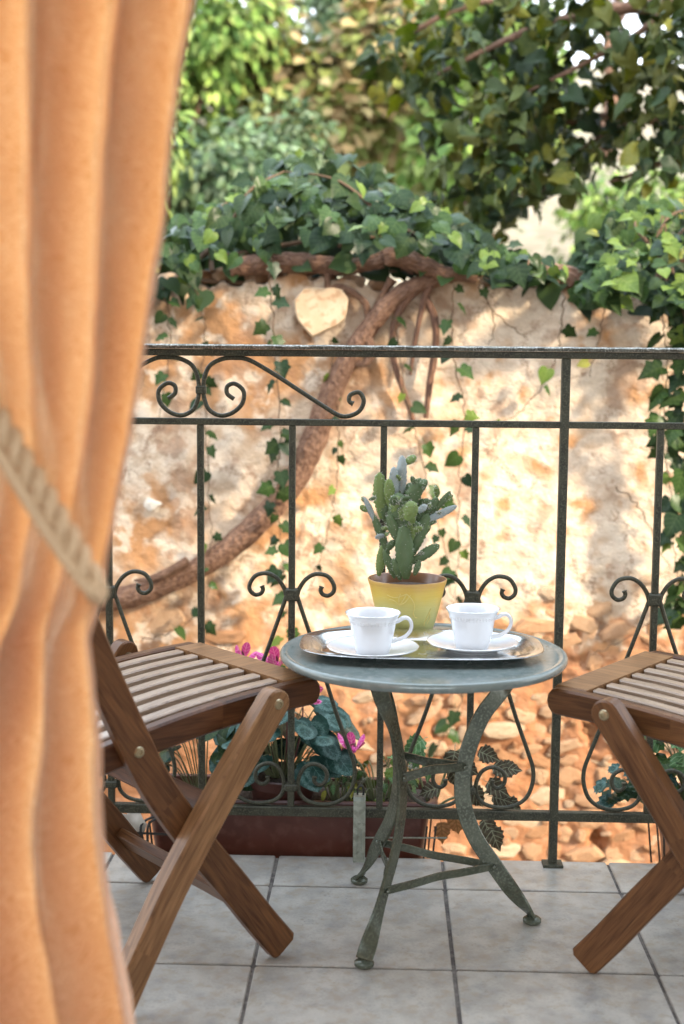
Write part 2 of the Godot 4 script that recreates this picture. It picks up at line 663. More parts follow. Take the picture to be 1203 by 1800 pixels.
func ground_and_floor() -> void:
	# balcony slab, its grout bed, and each tile of it
	var floor_ := Node3D.new()
	floor_.name = "balcony_floor"
	add_child(floor_)
	tag(floor_, "grey mottled ceramic tile floor of the balcony", "floor", "", "structure")
	part(floor_, "slab", box(Vector3(4.4, 0.18, 4.2), 0.004), M.slab, Transform3D(Basis(), Vector3(0.3, -0.105, EDGE + 2.1)))
	part(floor_, "grout_bed", box(Vector3(4.39, 0.0115, 4.19), 0.001), M.grout, Transform3D(Basis(), Vector3(0.3, -0.00875, EDGE + 2.1)))
	var gap := 0.0065
	var full: Array[ArrayMesh] = []
	var strip: Array[ArrayMesh] = []
	var first := -2.392 - EDGE
	for k in 6:
		full.append(tile_mesh(Vector2(TILE - gap, TILE - gap), Vector2(k * 0.37, k * 0.61)))
		strip.append(tile_mesh(Vector2(TILE - gap, first - gap / 2), Vector2(k * 0.43, k * 0.27)))
	for j in 8:
		for i in range(-5, 7):
			var x := -0.2073 + (i + 0.5) * TILE
			if x < -1.75 or x > 2.4:
				continue
			var pick := rng.randi_range(0, 5)
			var at := Vector3(x, -0.0035, EDGE + first / 2 - gap / 4) if j == 0 else Vector3(x, -0.0035, -2.392 + (j - 0.5) * TILE)
			at += Vector3(rng.randf_range(-0.0008, 0.0008), rng.randf_range(-0.0006, 0.0), rng.randf_range(-0.0006, 0.0006))
			var b := Basis(Vector3.RIGHT, -PI / 2)
			part(floor_, "tile", strip[pick] if j == 0 else full[pick], M["tile_%d" % (pick % 3)], Transform3D(b, at))

	# the lane under the balcony and the hillside behind the garden wall
	struct("lane", box(Vector3(14, 0.3, 5), 0.01), M.earth, Transform3D(Basis(), Vector3(0, -2.35, -1.9)))
	var v := PackedVector3Array()
	var idx := PackedInt32Array()
	var noise := FastNoiseLite.new()
	noise.seed = 5
	noise.frequency = 0.16
	var nx := 90
	var nz := 80
	for j in nz + 1:
		var z := -4.05 - 56.0 * pow(float(j) / nz, 1.6)
		for i in nx + 1:
			var x := -34.0 + 68.0 * i / nx
			var rise := 0.55 + 0.26 * (-z - 4.05) + 0.55 * noise.get_noise_2d(x, z) * smoothstep(0.0, 4.0, -z - 4.05)
			v.append(Vector3(x, minf(rise, 9.5 + 0.5 * noise.get_noise_2d(x, z + 90.0)), z))
	for j in nz:
		for i in nx:
			var a := j * (nx + 1) + i
			idx.append_array([a, a + nx + 1, a + 1, a + 1, a + nx + 1, a + nx + 2])
	struct("hillside", mk(v, idx, PackedVector2Array(), 180.0, false), M.earth)

	# the balcony of the floor above, whose slab roofs this one
	struct("upper_balcony_slab", box(Vector3(7.0, 0.2, 4.0), 0.01), M.house_plaster, Transform3D(Basis(), Vector3(-0.98, 2.62, 0.5)))
	# the room behind the door, light walls
	for q in [["room_wall_left", Vector3(0.15, 2.54, 3.5), Vector3(-1.9, 1.255, 0.6)], ["room_wall_right", Vector3(0.15, 2.54, 3.5), Vector3(1.75, 1.255, 0.6)]]:
		struct(q[0], box(q[1], 0.004), M.house_plaster, Transform3D(Basis(), q[2]))
	# an unseen plastered wall, added to keep the sun off the balcony
	var house := thing("added_sun_wall", "unseen plastered wall added to keep sun off the balcony", "house", Vector3(2.7, -2.2, 1.4))
	part(house, "wall", box(Vector3(0.4, 6.4, 6.0), 0.02), M.house_plaster, Transform3D(Basis(), Vector3(0, 3.2, 0)))
	part(house, "blocker_cap", box(Vector3(0.5, 0.1, 6.1), 0.02), M.slab, Transform3D(Basis(), Vector3(0, 6.452, 0)))


func tile_mesh(size: Vector2, uv0: Vector2) -> ArrayMesh:
	return prism(round_rect(size.x, size.y, 0.004, 2), 0.008, 0.0016, uv0, 1.0 / TILE)


# ---------------------------------------------------------------- garden wall

const WALL_Z := -3.70

func blob(p: Vector2, c: Vector2, r: Vector2) -> float:
	return clampf(1.0 - ((p - c) / r).length_squared(), 0.0, 1.0)


func wall_relief(x: float, y: float, big: FastNoiseLite, fine: FastNoiseLite, cell: FastNoiseLite) -> float:
	# how far the face stands out towards the balcony
	var d := 0.022 * big.get_noise_2d(x, y) + 0.0035 * fine.get_noise_2d(x, y)
	# below, the render has fallen off and the rubble shows
	var bare := smoothstep(0.30, 0.02, y + 0.22 * big.get_noise_2d(x * 1.7 + 30.0, y * 1.7) + (0.16 if x < 0.15 else -0.08))
	var stones := cell.get_noise_2d(x * 0.8, y * 1.25)
	d += bare * (-0.012 + 0.010 * stones + 0.010 * fine.get_noise_2d(x * 0.6, y * 0.6))
	for h in holes:
		var b := blob(Vector2(x, y) + Vector2(0.35, 0.2) * h.z * fine.get_noise_2d(x * 2.0, y * 2.0), Vector2(h.x, h.y), Vector2(h.z, h.z * 1.6))
		d -= 1.4 * h.z * b * b
	return d


var holes := PackedVector3Array()

func garden_wall() -> void:
	for q in PackedVector3Array([Vector3(-0.440, 0.357, -3.700), Vector3(-0.468, 0.323, -3.700), Vector3(0.552, 0.219, -3.700), Vector3(0.636, 0.237, -3.700), Vector3(0.627, -0.082, -3.700), Vector3(0.601, -0.057, -3.700), Vector3(0.515, 0.101, -3.700), Vector3(0.320, 0.570, -3.700), Vector3(0.639, -0.390, -3.700), Vector3(-0.612, 0.525, -3.700), Vector3(-0.696, 0.425, -3.700), Vector3(0.388, -0.070, -3.700), Vector3(0.430, -0.120, -3.700), Vector3(0.028, 0.344, -3.700), Vector3(-0.050, -0.077, -3.700), Vector3(0.594, 0.451, -3.700), Vector3(0.058, -0.110, -3.700), Vector3(0.353, -0.352, -3.700), Vector3(-0.238, 1.110, -3.700), Vector3(-0.214, 1.072, -3.700)]):
		holes.append(Vector3(q.x, q.y, 0.009))
	holes[18].z = 0.022
	holes[19].z = 0.022
	holes[4].z = 0.035
	holes[5].z = 0.028
	holes[8].z = 0.034
	holes[3].z = 0.02
	holes[2].z = 0.02
	var wall := Node3D.new()
	wall.name = "garden_wall"
	add_child(wall)
	tag(wall, "old rubble wall with peeling peach and ochre plaster behind the balcony railing", "wall")
	var big := FastNoiseLite.new()
	big.seed = 3
	big.frequency = 2.2
	big.fractal_octaves = 3
	var fine := FastNoiseLite.new()
	fine.seed = 4
	fine.frequency = 22.0
	fine.fractal_octaves = 3
	var cell := FastNoiseLite.new()
	cell.seed = 6
	cell.noise_type = FastNoiseLite.TYPE_CELLULAR
	cell.frequency = 9.0
	cell.cellular_return_type = FastNoiseLite.RETURN_DISTANCE
	# face: fine where it is seen, coarse beyond
	var xs := PackedFloat32Array()
	var x := -6.0
	while x < 6.0:
		xs.append(x)
		x += 0.0105 if x > -1.35 and x < 1.25 else 0.12
	var ys := PackedFloat32Array()
	var y := -2.2
	while y < -0.55:
		ys.append(y)
		y += 0.15
	while y < 1.235:
		ys.append(y)
		y += 0.0105
	var v := PackedVector3Array()
	var uv := PackedVector2Array()
	var idx := PackedInt32Array()
	for j in ys.size():
		for i in xs.size():
			var yy := ys[j]
			if j == ys.size() - 1:
				yy += 0.05 * big.get_noise_2d(xs[i] * 1.3, 7.0) + 0.02 * fine.get_noise_2d(xs[i], 3.0)
			elif j > ys.size() - 6:
				yy += (0.05 * big.get_noise_2d(xs[i] * 1.3, 7.0) + 0.02 * fine.get_noise_2d(xs[i], 3.0)) * (j - ys.size() + 6) / 5.0
			v.append(Vector3(xs[i], yy, WALL_Z + wall_relief(xs[i], yy, big, fine, cell)))
			uv.append(Vector2(xs[i] / 2.7 + 0.5, 0.5 - (yy - 0.35) / 2.0))
	var n := xs.size()
	for j in ys.size() - 1:
		for i in n - 1:
			var a := j * n + i
			idx.append_array([a, a + n, a + 1, a + 1, a + n, a + n + 1])
	# the top and the back
	var last := (ys.size() - 1) * n
	var c0 := v.size()
	for back in [0, 1]:
		for i in n:
			v.append(Vector3(xs[i], v[last + i].y + (0.012 if back == 0 else -3.4), WALL_Z - 0.34))
			uv.append(uv[last + i] + Vector2(0, -0.1 - 0.4 * back))
	for i in n - 1:
		idx.append_array([last + i, c0 + i, last + i + 1, last + i + 1, c0 + i, c0 + i + 1])
		idx.append_array([c0 + i, c0 + n + i, c0 + i + 1, c0 + i + 1, c0 + n + i, c0 + n + i + 1])
	part(wall, "plaster", mk(v, idx, uv, 180.0, false), plaster_material())

	# the rubble that shows where the render has gone: split stones laid roughly in courses
	var kinds: Array[ArrayMesh] = []
	for k in 7:
		kinds.append(stone_mesh(200 + k))
	var slabs: Array[ArrayMesh] = []
	for k in 14:
		slabs.append(split_stone(300 + k))
	for k in 4:
		var s := plain("stone_%d" % k, Color.WHITE, 0.95)
		s.albedo_texture = mottled(256, 120 + 3 * k, [Color(0.48, 0.255, 0.125), Color(0.54, 0.33, 0.185), Color(0.44, 0.215, 0.095), Color(0.57, 0.40, 0.25)][k], [Color(0.58, 0.37, 0.22), Color(0.61, 0.43, 0.28), Color(0.53, 0.30, 0.155), Color(0.64, 0.49, 0.34)][k], Color(0.38, 0.18, 0.085), 0.02, 0.03, 0.16)
		triplanar(s, 4.0)
		s.heightmap_enabled = true
		s.heightmap_texture = grey(noise_image(128, 140 + k, 0.06, 4), 128)
		s.heightmap_scale = 0.25
	var row := -0.54
	while row < 0.40:
		var h := rng.randf_range(0.03, 0.075)
		var sx := -1.15 + rng.randf() * 0.1
		while sx < 1.0:
			var w := rng.randf_range(0.04, 0.14) * (0.7 + 6.0 * h)
			var show := smoothstep(0.40, 0.05, row + (0.17 if sx < 0.1 else -0.06) + rng.randf_range(-0.06, 0.06)) * (0.93 if sx > 0.05 else 0.5)
			if rng.randf() < show:
				var at := Vector3(sx + w / 2, row + h / 2 + rng.randf_range(-0.008, 0.008), 0)
				at.z = WALL_Z + wall_relief(at.x, at.y, big, fine, cell) - rng.randf_range(0.002, 0.012)
				var b := Basis.from_euler(Vector3(rng.randf_range(-0.14, 0.14), rng.randf_range(-0.14, 0.14), rng.randf_range(-0.5, 0.5))) * Basis.from_scale(Vector3(w * rng.randf_range(0.85, 1.15), h * rng.randf_range(0.85, 1.3), rng.randf_range(0.02, 0.036)))
				part(wall, "stone", slabs[rng.randi_range(0, 13)], M["stone_%d" % rng.randi_range(0, 3)], Transform3D(b, at))
			sx += w
		row += h
	for k in 95:
		var at := Vector3(rng.randf_range(-0.1, 0.95), rng.randf_range(-0.48, 0.22), 0)
		at.z = WALL_Z + wall_relief(at.x, at.y, big, fine, cell) + 0.002
		part(wall, "chip", slabs[rng.randi_range(0, 13)], M["stone_%d" % rng.randi_range(0, 3)], Transform3D(Basis.from_euler(jitter(0.3)) * Basis.from_scale(Vector3(rng.randf_range(0.015, 0.04), rng.randf_range(0.01, 0.025), 0.016)), at))
	# stones of the broken crown
	for q in PackedVector3Array([Vector3(-0.611, 1.213, -3.720), Vector3(-0.538, 1.226, -3.720), Vector3(-0.458, 1.236, -3.720), Vector3(-0.361, 1.231, -3.720), Vector3(-0.264, 1.220, -3.720), Vector3(-0.192, 1.216, -3.720), Vector3(-0.096, 1.216, -3.720), Vector3(-0.018, 1.209, -3.720), Vector3(0.273, 1.206, -3.720), Vector3(0.352, 1.200, -3.720), Vector3(0.631, 1.190, -3.720), Vector3(0.686, 1.187, -3.720), Vector3(0.750, 1.178, -3.720), Vector3(0.813, 1.172, -3.720), Vector3(0.853, 1.169, -3.720), Vector3(-0.774, 1.204, -3.720), Vector3(-0.887, 1.203, -3.720), Vector3(-0.289, 1.250, -3.720), Vector3(-0.224, 1.263, -3.720), Vector3(-0.144, 1.254, -3.720)]):
		var b := Basis.from_euler(Vector3(rng.randf_range(-0.3, 0.3), rng.randf() * TAU, rng.randf_range(-0.3, 0.3))) * Basis.from_scale(Vector3(rng.randf_range(0.04, 0.07), rng.randf_range(0.018, 0.034), rng.randf_range(0.03, 0.05)))
		part(wall, "stone", kinds[rng.randi_range(0, 6)], M["stone_%d" % rng.randi_range(0, 3)], Transform3D(b, q + Vector3(0, 0.006, -0.03)))
	# the pale pebble in the plaster, and the loose slab of render
	part(wall, "pebble", kinds[2], M.stone_pale, Transform3D(Basis(Vector3.FORWARD, 0.35) * Basis.from_scale(Vector3(0.026, 0.021, 0.02)), PackedVector3Array([Vector3(-0.662, 0.587, -3.688)])[0]))
	var flake := PackedVector2Array()
	for q in PackedVector3Array([Vector3(-0.255, 1.168, -3.660), Vector3(-0.252, 1.137, -3.660), Vector3(-0.245, 1.113, -3.660), Vector3(-0.226, 1.090, -3.660), Vector3(-0.204, 1.067, -3.660), Vector3(-0.185, 1.075, -3.660), Vector3(-0.164, 1.086, -3.660), Vector3(-0.137, 1.097, -3.660), Vector3(-0.115, 1.116, -3.660), Vector3(-0.108, 1.143, -3.660), Vector3(-0.106, 1.171, -3.660), Vector3(-0.122, 1.197, -3.660), Vector3(-0.148, 1.203, -3.660), Vector3(-0.170, 1.200, -3.660), Vector3(-0.193, 1.204, -3.660), Vector3(-0.228, 1.200, -3.660)]):
		flake.append(Vector2(q.x, q.y) - Vector2(-0.055, 1.12))
	var f := part(wall, "loose_render", prism(flake, 0.03, 0.003), M.plaster_flake, Transform3D(Basis(Vector3.RIGHT, -0.12), Vector3(-0.055, 1.12, -3.655)))
	f.set_meta("label", "heart shaped slab of render coming loose under the ivy")


func split_stone(seed_: int) -> ArrayMesh:
	# an irregular flat-faced stone about one unit across and deep, its rim broken away
	var r := RandomNumberGenerator.new()
	r.seed = seed_
	var n := r.randi_range(6, 9)
	var poly := PackedVector2Array()
	for k in n:
		var a := TAU * (k + r.randf_range(-0.28, 0.28)) / n
		var d := Vector2(cos(a), sin(a))
		d /= lerpf(1.0, maxf(absf(d.x), absf(d.y)), 0.75)
		poly.append(d * r.randf_range(0.40, 0.52))
	var v := PackedVector3Array()
	var idx := PackedInt32Array()
	var tilt := Vector2(r.randf_range(-0.5, 0.5), r.randf_range(-0.5, 0.5))
	for ring in [[1.0, -0.5], [1.0, 0.12], [0.86, 0.36], [0.5, 0.46]]:
		for q in poly:
			var c: Vector2 = q * (ring[0] + r.randf_range(-0.07, 0.07))
			v.append(Vector3(c.x, c.y, ring[1] + (c.dot(tilt) * 0.6 + r.randf_range(-0.06, 0.06) if ring[1] > 0.0 else 0.0)))
	v.append(Vector3(r.randf_range(-0.1, 0.1), r.randf_range(-0.1, 0.1), 0.46))
	v.append(Vector3(0, 0, -0.5))
	for ring in 3:
		for k in n:
			var a := ring * n + k
			var b := ring * n + (k + 1) % n
			idx.append_array([a, b, a + n, b, b + n, a + n])
	for k in n:
		idx.append_array([3 * n + k, 3 * n + (k + 1) % n, 4 * n, (k + 1) % n, k, 4 * n + 1])
	return mk(v, idx, PackedVector2Array(), 18.0)


func stone_mesh(seed_: int) -> ArrayMesh:
	var r := RandomNumberGenerator.new()
	r.seed = seed_
	var noise := FastNoiseLite.new()
	noise.seed = seed_
	noise.frequency = 0.9
	var v := PackedVector3Array()
	var idx := PackedInt32Array()
	var uv := PackedVector2Array()
	var rings := 5
	var seg := 8
	for i in rings + 1:
		var t := PI * i / rings
		for k in seg:
			var a := TAU * k / seg + 0.3 * i
			var d := Vector3(sin(t) * cos(a), sin(t) * sin(a), cos(t))
			# squarish, and broken
			var m := maxf(absf(d.x), maxf(absf(d.y), absf(d.z) * 1.15))
			d *= lerpf(1.0, 1.0 / m, 0.7) * (0.88 + 0.5 * noise.get_noise_3dv(d * 1.7))
			if d.z > 0.72:
				d.z = 0.72 + (d.z - 0.72) * 0.3
			v.append(d)
			uv.append(Vector2(d.x, d.y))
	for i in rings:
		for k in seg:
			var a := i * seg + k
			var b := i * seg + (k + 1) % seg
			idx.append_array([a, b, a + seg, b, b + seg, a + seg])
	return mk(v, idx, uv, 24.0)


func plaster_material() -> StandardMaterial3D:
	plain("stone_pale", lin(0.66, 0.58, 0.48), 0.9)
	var fl := plain("plaster_flake", Color.WHITE, 0.95)
	fl.albedo_texture = mottled(256, 150, Color(0.55, 0.40, 0.25), Color(0.62, 0.48, 0.32), Color(0.44, 0.27, 0.15), 0.02, 0.04, 0.14)
	triplanar(fl, 3.0)
	var w := 1215
	var h := 900
	var size := 1024
	var n1 := noise_image(size, 160, 0.006, 5)
	var n2 := noise_image(size, 161, 0.013, 6)
	var n3 := noise_image(size, 162, 0.05, 5)
	var n4 := noise_image(size, 163, 0.3, 2)
	var n5 := noise_image(size, 164, 0.022, 6)
	# where the limewash is pale, where stains and painted-in vine shadows darken it
	var pale := []
	for q in PackedVector3Array([Vector3(-0.693, 0.681, -3.700), Vector3(-0.711, 0.565, -3.700), Vector3(-0.456, 0.797, -3.700), Vector3(-0.423, 0.732, -3.700), Vector3(-0.187, 0.637, -3.700), Vector3(-0.057, 0.655, -3.700), Vector3(0.369, 0.415, -3.700), Vector3(0.302, 0.512, -3.700), Vector3(-0.190, 1.120, -3.700), Vector3(0.323, 0.997, -3.700), Vector3(0.453, 0.918, -3.700), Vector3(0.585, 0.743, -3.700), Vector3(0.400, 1.124, -3.700), Vector3(0.075, 0.444, -3.700), Vector3(0.658, 0.484, -3.700), Vector3(-0.399, 0.388, -3.700), Vector3(-0.562, 0.731, -3.700)]):
		pale.append(Vector2(q.x, q.y))
	var stain_shade := []
	for q in PackedVector3Array([Vector3(-0.571, 0.600, -3.700), Vector3(-0.578, 0.796, -3.700), Vector3(-0.334, 0.895, -3.700), Vector3(-0.124, 0.897, -3.700), Vector3(-0.531, 0.269, -3.700), Vector3(-0.681, 0.183, -3.700), Vector3(-0.335, 1.023, -3.700), Vector3(0.025, 0.525, -3.700), Vector3(-0.350, 0.238, -3.700), Vector3(0.657, 1.000, -3.700), Vector3(-0.093, 1.025, -3.700), Vector3(-0.399, 0.991, -3.700)]):
		stain_shade.append(Vector2(q.x, q.y))
	var veins := FastNoiseLite.new()
	veins.seed = 165
	veins.noise_type = FastNoiseLite.TYPE_CELLULAR
	veins.frequency = 5.5
	veins.cellular_return_type = FastNoiseLite.RETURN_DISTANCE2_SUB
	veins.fractal_type = FastNoiseLite.FRACTAL_NONE
	veins.domain_warp_enabled = true
	veins.domain_warp_amplitude = 0.16
	veins.domain_warp_frequency = 7.0
	var bytes := PackedByteArray()
	bytes.resize(w * h * 3)
	var base_a := Color(0.46, 0.24, 0.108)
	var base_b := Color(0.61, 0.455, 0.315)
	var chalk := Color(0.73, 0.605, 0.465)
	var rust := Color(0.30, 0.155, 0.085)
	var clay := Color(0.50, 0.235, 0.105)
	var mud := Color(0.36, 0.155, 0.068)
	for j in h:
		var y := 0.35 + (0.5 - (j + 0.5) / h) * 2.0
		for i in w:
			var x := ((i + 0.5) / w - 0.5) * 2.7
			var k := (j % size) * size + i % size
			var a := n1[k] / 255.0
			var b := n2[k] / 255.0
			var c := n3[k] / 255.0
			var e := n5[k] / 255.0
			var p := Vector2(x, y)
			var near_pale := 0.0
			for q in pale:
				near_pale = maxf(near_pale, blob(p, q, Vector2(0.17, 0.15)))
			var near_stain_shade := 0.0
			for q in stain_shade:
				near_stain_shade = maxf(near_stain_shade, blob(p, q, Vector2(0.10, 0.16)))
			var col := base_a.lerp(base_b, smoothstep(0.34, 0.66, a))
			# the right stretch is paler: its soft sunlight is painted in as limewash
			var wash := smoothstep(0.40, 0.64, e * 0.6 + b * 0.4 + 0.16 * near_pale + 0.16 * smoothstep(-0.15, 0.35, x) - 0.06 - 0.05 * smoothstep(0.25, 0.0, y))
			col = col.lerp(chalk, wash * (0.55 + 0.4 * c))
			col = col.lerp(rust, smoothstep(0.56, 0.70, b * 0.55 + c * 0.25 + 0.1 + 0.20 * near_stain_shade) * 0.6)
			col = col.lerp(clay, smoothstep(0.47, 0.67, a * 0.4 + c * 0.25 + 0.34 * smoothstep(0.55, 0.0, y + 0.3 * (e - 0.5))) * 0.8)
			# crisp flakes of a last paler coat, hairline cracks, bare mud mortar low down
			col = col.lerp(chalk, 0.55 * smoothstep(0.600, 0.625, e * 0.7 + c * 0.3 + 0.05 * near_pale))
			var crack := veins.get_noise_2d(x, y) + 1.0
			var cracked := smoothstep(0.045, 0.012, crack) * smoothstep(0.46, 0.56, a * 0.6 + e * 0.4 + 0.12 * smoothstep(0.5, 0.1, y))
			col = col.lerp(rust * 0.8, 0.75 * cracked)
			col = col.lerp(mud, 0.8 * smoothstep(0.48, 0.60, 0.42 * b + 0.2 * c + 0.42 * smoothstep(0.34, -0.02, y + (0.14 if x < 0.12 else -0.05))))
			if n4[k] > 205:
				col = col * 0.72
			var g := 1.0 + 0.13 * (n4[k] / 127.5 - 1.0) + 0.10 * (c - 0.5)
			col = Color(col.r * g, col.g * g, col.b * g).linear_to_srgb()
			var o := (j * w + i) * 3
			bytes[o] = clampi(int(col.r * 255), 0, 255)
			bytes[o + 1] = clampi(int(col.g * 255), 0, 255)
			bytes[o + 2] = clampi(int(col.b * 255), 0, 255)
	var m := plain("plaster", Color.WHITE, 0.95)
	m.albedo_texture = tex(Image.create_from_data(w, h, false, Image.FORMAT_RGB8, bytes))
	m.heightmap_enabled = true
	var grit := PackedByteArray()
	grit.resize(size * size)
	for i in size * size:
		grit[i] = clampi(int(0.5 * n3[i] + 0.3 * n4[i] + 0.2 * n5[i]), 0, 255)
	m.heightmap_texture = grey(grit, size)
	m.heightmap_scale = 0.8
	return m


# ---------------------------------------------------------------- leaves

func leaf_mesh(half: Array, fold: float, droop: float, stalk := 0.0, rim := 0.0) -> ArrayMesh:
	# stalk at the origin, tip along +y, upper face towards +z; half is the right-hand outline from stalk to tip
	var v := PackedVector3Array()
	var uv := PackedVector2Array()
	var idx := PackedInt32Array()
	var n := half.size()
	for i in n:
		var q: Vector2 = half[i]
		var spine: float = half[0].y + (half[n - 1].y - half[0].y) * float(i) / (n - 1)
		for s in [-1.0, -0.55, 0.0, 0.55, 1.0]:
			var x: float = q.x * s
			var y: float = lerpf(spine, q.y, absf(s))
			v.append(Vector3(x, y, fold * (1.7 * absf(x) - 1.6 * x * x) - droop * y * y + rim * sin(i * 2.4 + s) * absf(x) - 0.12 * x * x * (1.0 + s)))
			uv.append(Vector2(0.5 + x * 0.9, clampf(y, 0.0, 1.0)))
	for i in n - 1:
		for c in 4:
			var a := i * 5 + c
			idx.append_array([a, a + 5, a + 1, a + 1, a + 5, a + 6])
	if stalk > 0.0:
		var c := v.size()
		var r := 0.018
		for e in [Vector3.ZERO, Vector3(0.03, -stalk * 0.6, -stalk * 0.1), Vector3(0, -stalk, -stalk * 0.35)]:
			v.append_array([e + Vector3(r, 0, 0), e + Vector3(-r * 0.5, 0, r), e + Vector3(-r * 0.5, 0, -r)])
			uv.append_array([Vector2(0.5, 0.3), Vector2(0.5, 0.3), Vector2(0.5, 0.3)])
		for s in 2:
			for k in 3:
				var a := c + s * 3 + k
				var b := c + s * 3 + (k + 1) % 3
				idx.append_array([a, b, a + 3, b, b + 3, a + 3])
	return mk(v, idx, uv, 180.0, false)


const IVY := [Vector2(0.0, 0.0), Vector2(0.16, -0.10), Vector2(0.40, -0.06), Vector2(0.42, 0.12), Vector2(0.36, 0.24), Vector2(0.52, 0.42), Vector2(0.34, 0.52), Vector2(0.20, 0.70), Vector2(0.0, 1.0)]
const HEART := [Vector2(0.0, 0.0), Vector2(0.18, -0.13), Vector2(0.40, -0.08), Vector2(0.52, 0.14), Vector2(0.50, 0.38), Vector2(0.38, 0.62), Vector2(0.20, 0.84), Vector2(0.0, 1.06)]
const ROUND := [Vector2(0.0, 0.0), Vector2(0.16, -0.16), Vector2(0.38, -0.16), Vector2(0.54, 0.06), Vector2(0.56, 0.34), Vector2(0.46, 0.62), Vector2(0.26, 0.84), Vector2(0.0, 0.94)]
const LANCE := [Vector2(0.0, 0.0), Vector2(0.14, 0.1), Vector2(0.24, 0.32), Vector2(0.22, 0.58), Vector2(0.12, 0.82), Vector2(0.0, 1.0)]
const SAW := [Vector2(0.0, 0.0), Vector2(0.22, 0.02), Vector2(0.30, 0.16), Vector2(0.42, 0.17), Vector2(0.38, 0.32), Vector2(0.46, 0.36), Vector2(0.36, 0.50), Vector2(0.40, 0.57), Vector2(0.26, 0.68), Vector2(0.26, 0.77), Vector2(0.12, 0.86), Vector2(0.0, 1.05)]
const LOBED := [Vector2(0.0, 0.0), Vector2(0.20, -0.14), Vector2(0.46, -0.10), Vector2(0.44, 0.08), Vector2(0.60, 0.20), Vector2(0.50, 0.36), Vector2(0.58, 0.54), Vector2(0.36, 0.60), Vector2(0.32, 0.80), Vector2(0.14, 0.76), Vector2(0.0, 0.92)]
const PETAL := [Vector2(0.0, 0.0), Vector2(0.10, 0.06), Vector2(0.22, 0.35), Vector2(0.25, 0.62), Vector2(0.16, 0.88), Vector2(0.0, 1.0)]


func leaf_shapes() -> void:
	if shape.has("ivy"):
		return
	shape.ivy = [leaf_mesh(IVY, 0.18, 0.12, 0.55), leaf_mesh(IVY, 0.32, 0.25, 0.5, 0.1), leaf_mesh(IVY, -0.15, 0.3, 0.6, 0.08), leaf_mesh(HEART, 0.2, 0.2, 0.5)]
	shape.heart = [leaf_mesh(HEART, 0.18, 0.16, 0.5), leaf_mesh(HEART, 0.35, 0.3, 0.5, 0.06), leaf_mesh(HEART, -0.12, 0.28, 0.5, 0.12), leaf_mesh(IVY, 0.25, 0.2, 0.5)]
	shape.bough = [leaf_mesh(HEART, 0.5, 0.5, 0.4, 0.15), leaf_mesh(ROUND, 0.35, 0.7, 0.4, 0.2), leaf_mesh(LANCE, 0.3, 0.5, 0.3, 0.2), leaf_mesh(HEART, -0.35, 0.6, 0.4, 0.25), leaf_mesh(SAW, 0.4, 0.3, 0.4, 0.2)]
	shape.round = [leaf_mesh(ROUND, 0.10, 0.10, 0.0, 0.03), leaf_mesh(ROUND, 0.2, 0.2, 0.0, 0.04), leaf_mesh(ROUND, -0.12, 0.16, 0.0, 0.05)]
	shape.lance = [leaf_mesh(LANCE, 0.3, 0.2), leaf_mesh(LANCE, 0.1, 0.4)]
	shape.saw = [leaf_mesh(SAW, 0.18, 0.25, 0.3, 0.14), leaf_mesh(SAW, 0.3, 0.5, 0.3, 0.18)]
	shape.lobed = [leaf_mesh(LOBED, 0.2, 0.2, 0.5, 0.16), leaf_mesh(LOBED, -0.1, 0.3, 0.5, 0.2)]
	shape.petal = [leaf_mesh(PETAL, 0.3, -0.1), leaf_mesh(PETAL, 0.2, 0.25)]


func leaf_at(at: Vector3, tip: Vector3, face: Vector3, size: float) -> Transform3D:
	var y := tip.normalized()
	var z := face - y * face.dot(y)
	z = z.normalized() if z.length() > 0.01 else y.cross(Vector3.RIGHT).normalized()
	return Transform3D(Basis(y.cross(z), y, z) * size, at)


func jitter(amount: float) -> Vector3:
	return Vector3(rng.randf_range(-1, 1), rng.randf_range(-1, 1), rng.randf_range(-1, 1)) * amount


func weighted(chances: Array) -> int:
	var total := 0.0
	for c in chances:
		total += c
	var r := rng.randf() * total
	for i in chances.size():
		r -= chances[i]
		if r <= 0.0:
			return i
	return 0


# ---------------------------------------------------------------- ivy on the wall

func strand(label: String, path: PackedVector3Array, step: float, size: Vector2, chances: Array, start := 0.0, thick := 0.0022) -> void:
	var base := path[0]
	var o := thing("ivy_strand", label, "ivy", base, "ivy strands hanging down the old wall")
	var p := smooth_path(path, 7)
	for i in p.size():
		p[i] += jitter(0.005) - base
	part(o, "stem", tube(p, PackedFloat32Array([thick, thick * 0.5]), 5), M.twig)
	var gone := 0.0
	var next := start
	var side := 1.0
	for i in range(1, p.size()):
		var seg := p[i].distance_to(p[i - 1])
		while next < gone + seg:
			var at := p[i - 1].lerp(p[i], (next - gone) / seg)
			var s := rng.randf_range(size.x * 0.8, size.y * 1.05)
			var tip := Vector3(side * rng.randf_range(0.15, 0.9), rng.randf_range(-1.0, -0.15), rng.randf_range(-0.1, 0.35)).normalized()
			var away := Vector3(side * rng.randf_range(0.1, 0.45) * s, rng.randf_range(-0.2, 0.25) * s, 0.3 * s + 0.004)
			part(o, "leaf", shape.ivy[rng.randi_range(0, 3)], M["ivy_%d" % weighted(chances)], leaf_at(at + away, tip, Vector3(rng.randf_range(-0.9, 0.9), rng.randf_range(-0.1, 1.2), rng.randf_range(0.3, 1.0)), s))
			side = -side if rng.randf() < 0.8 else side
			next += step * (rng.randf_range(0.2, 0.5) if rng.randf() < 0.25 else rng.randf_range(0.6, 1.4))
		gone += seg


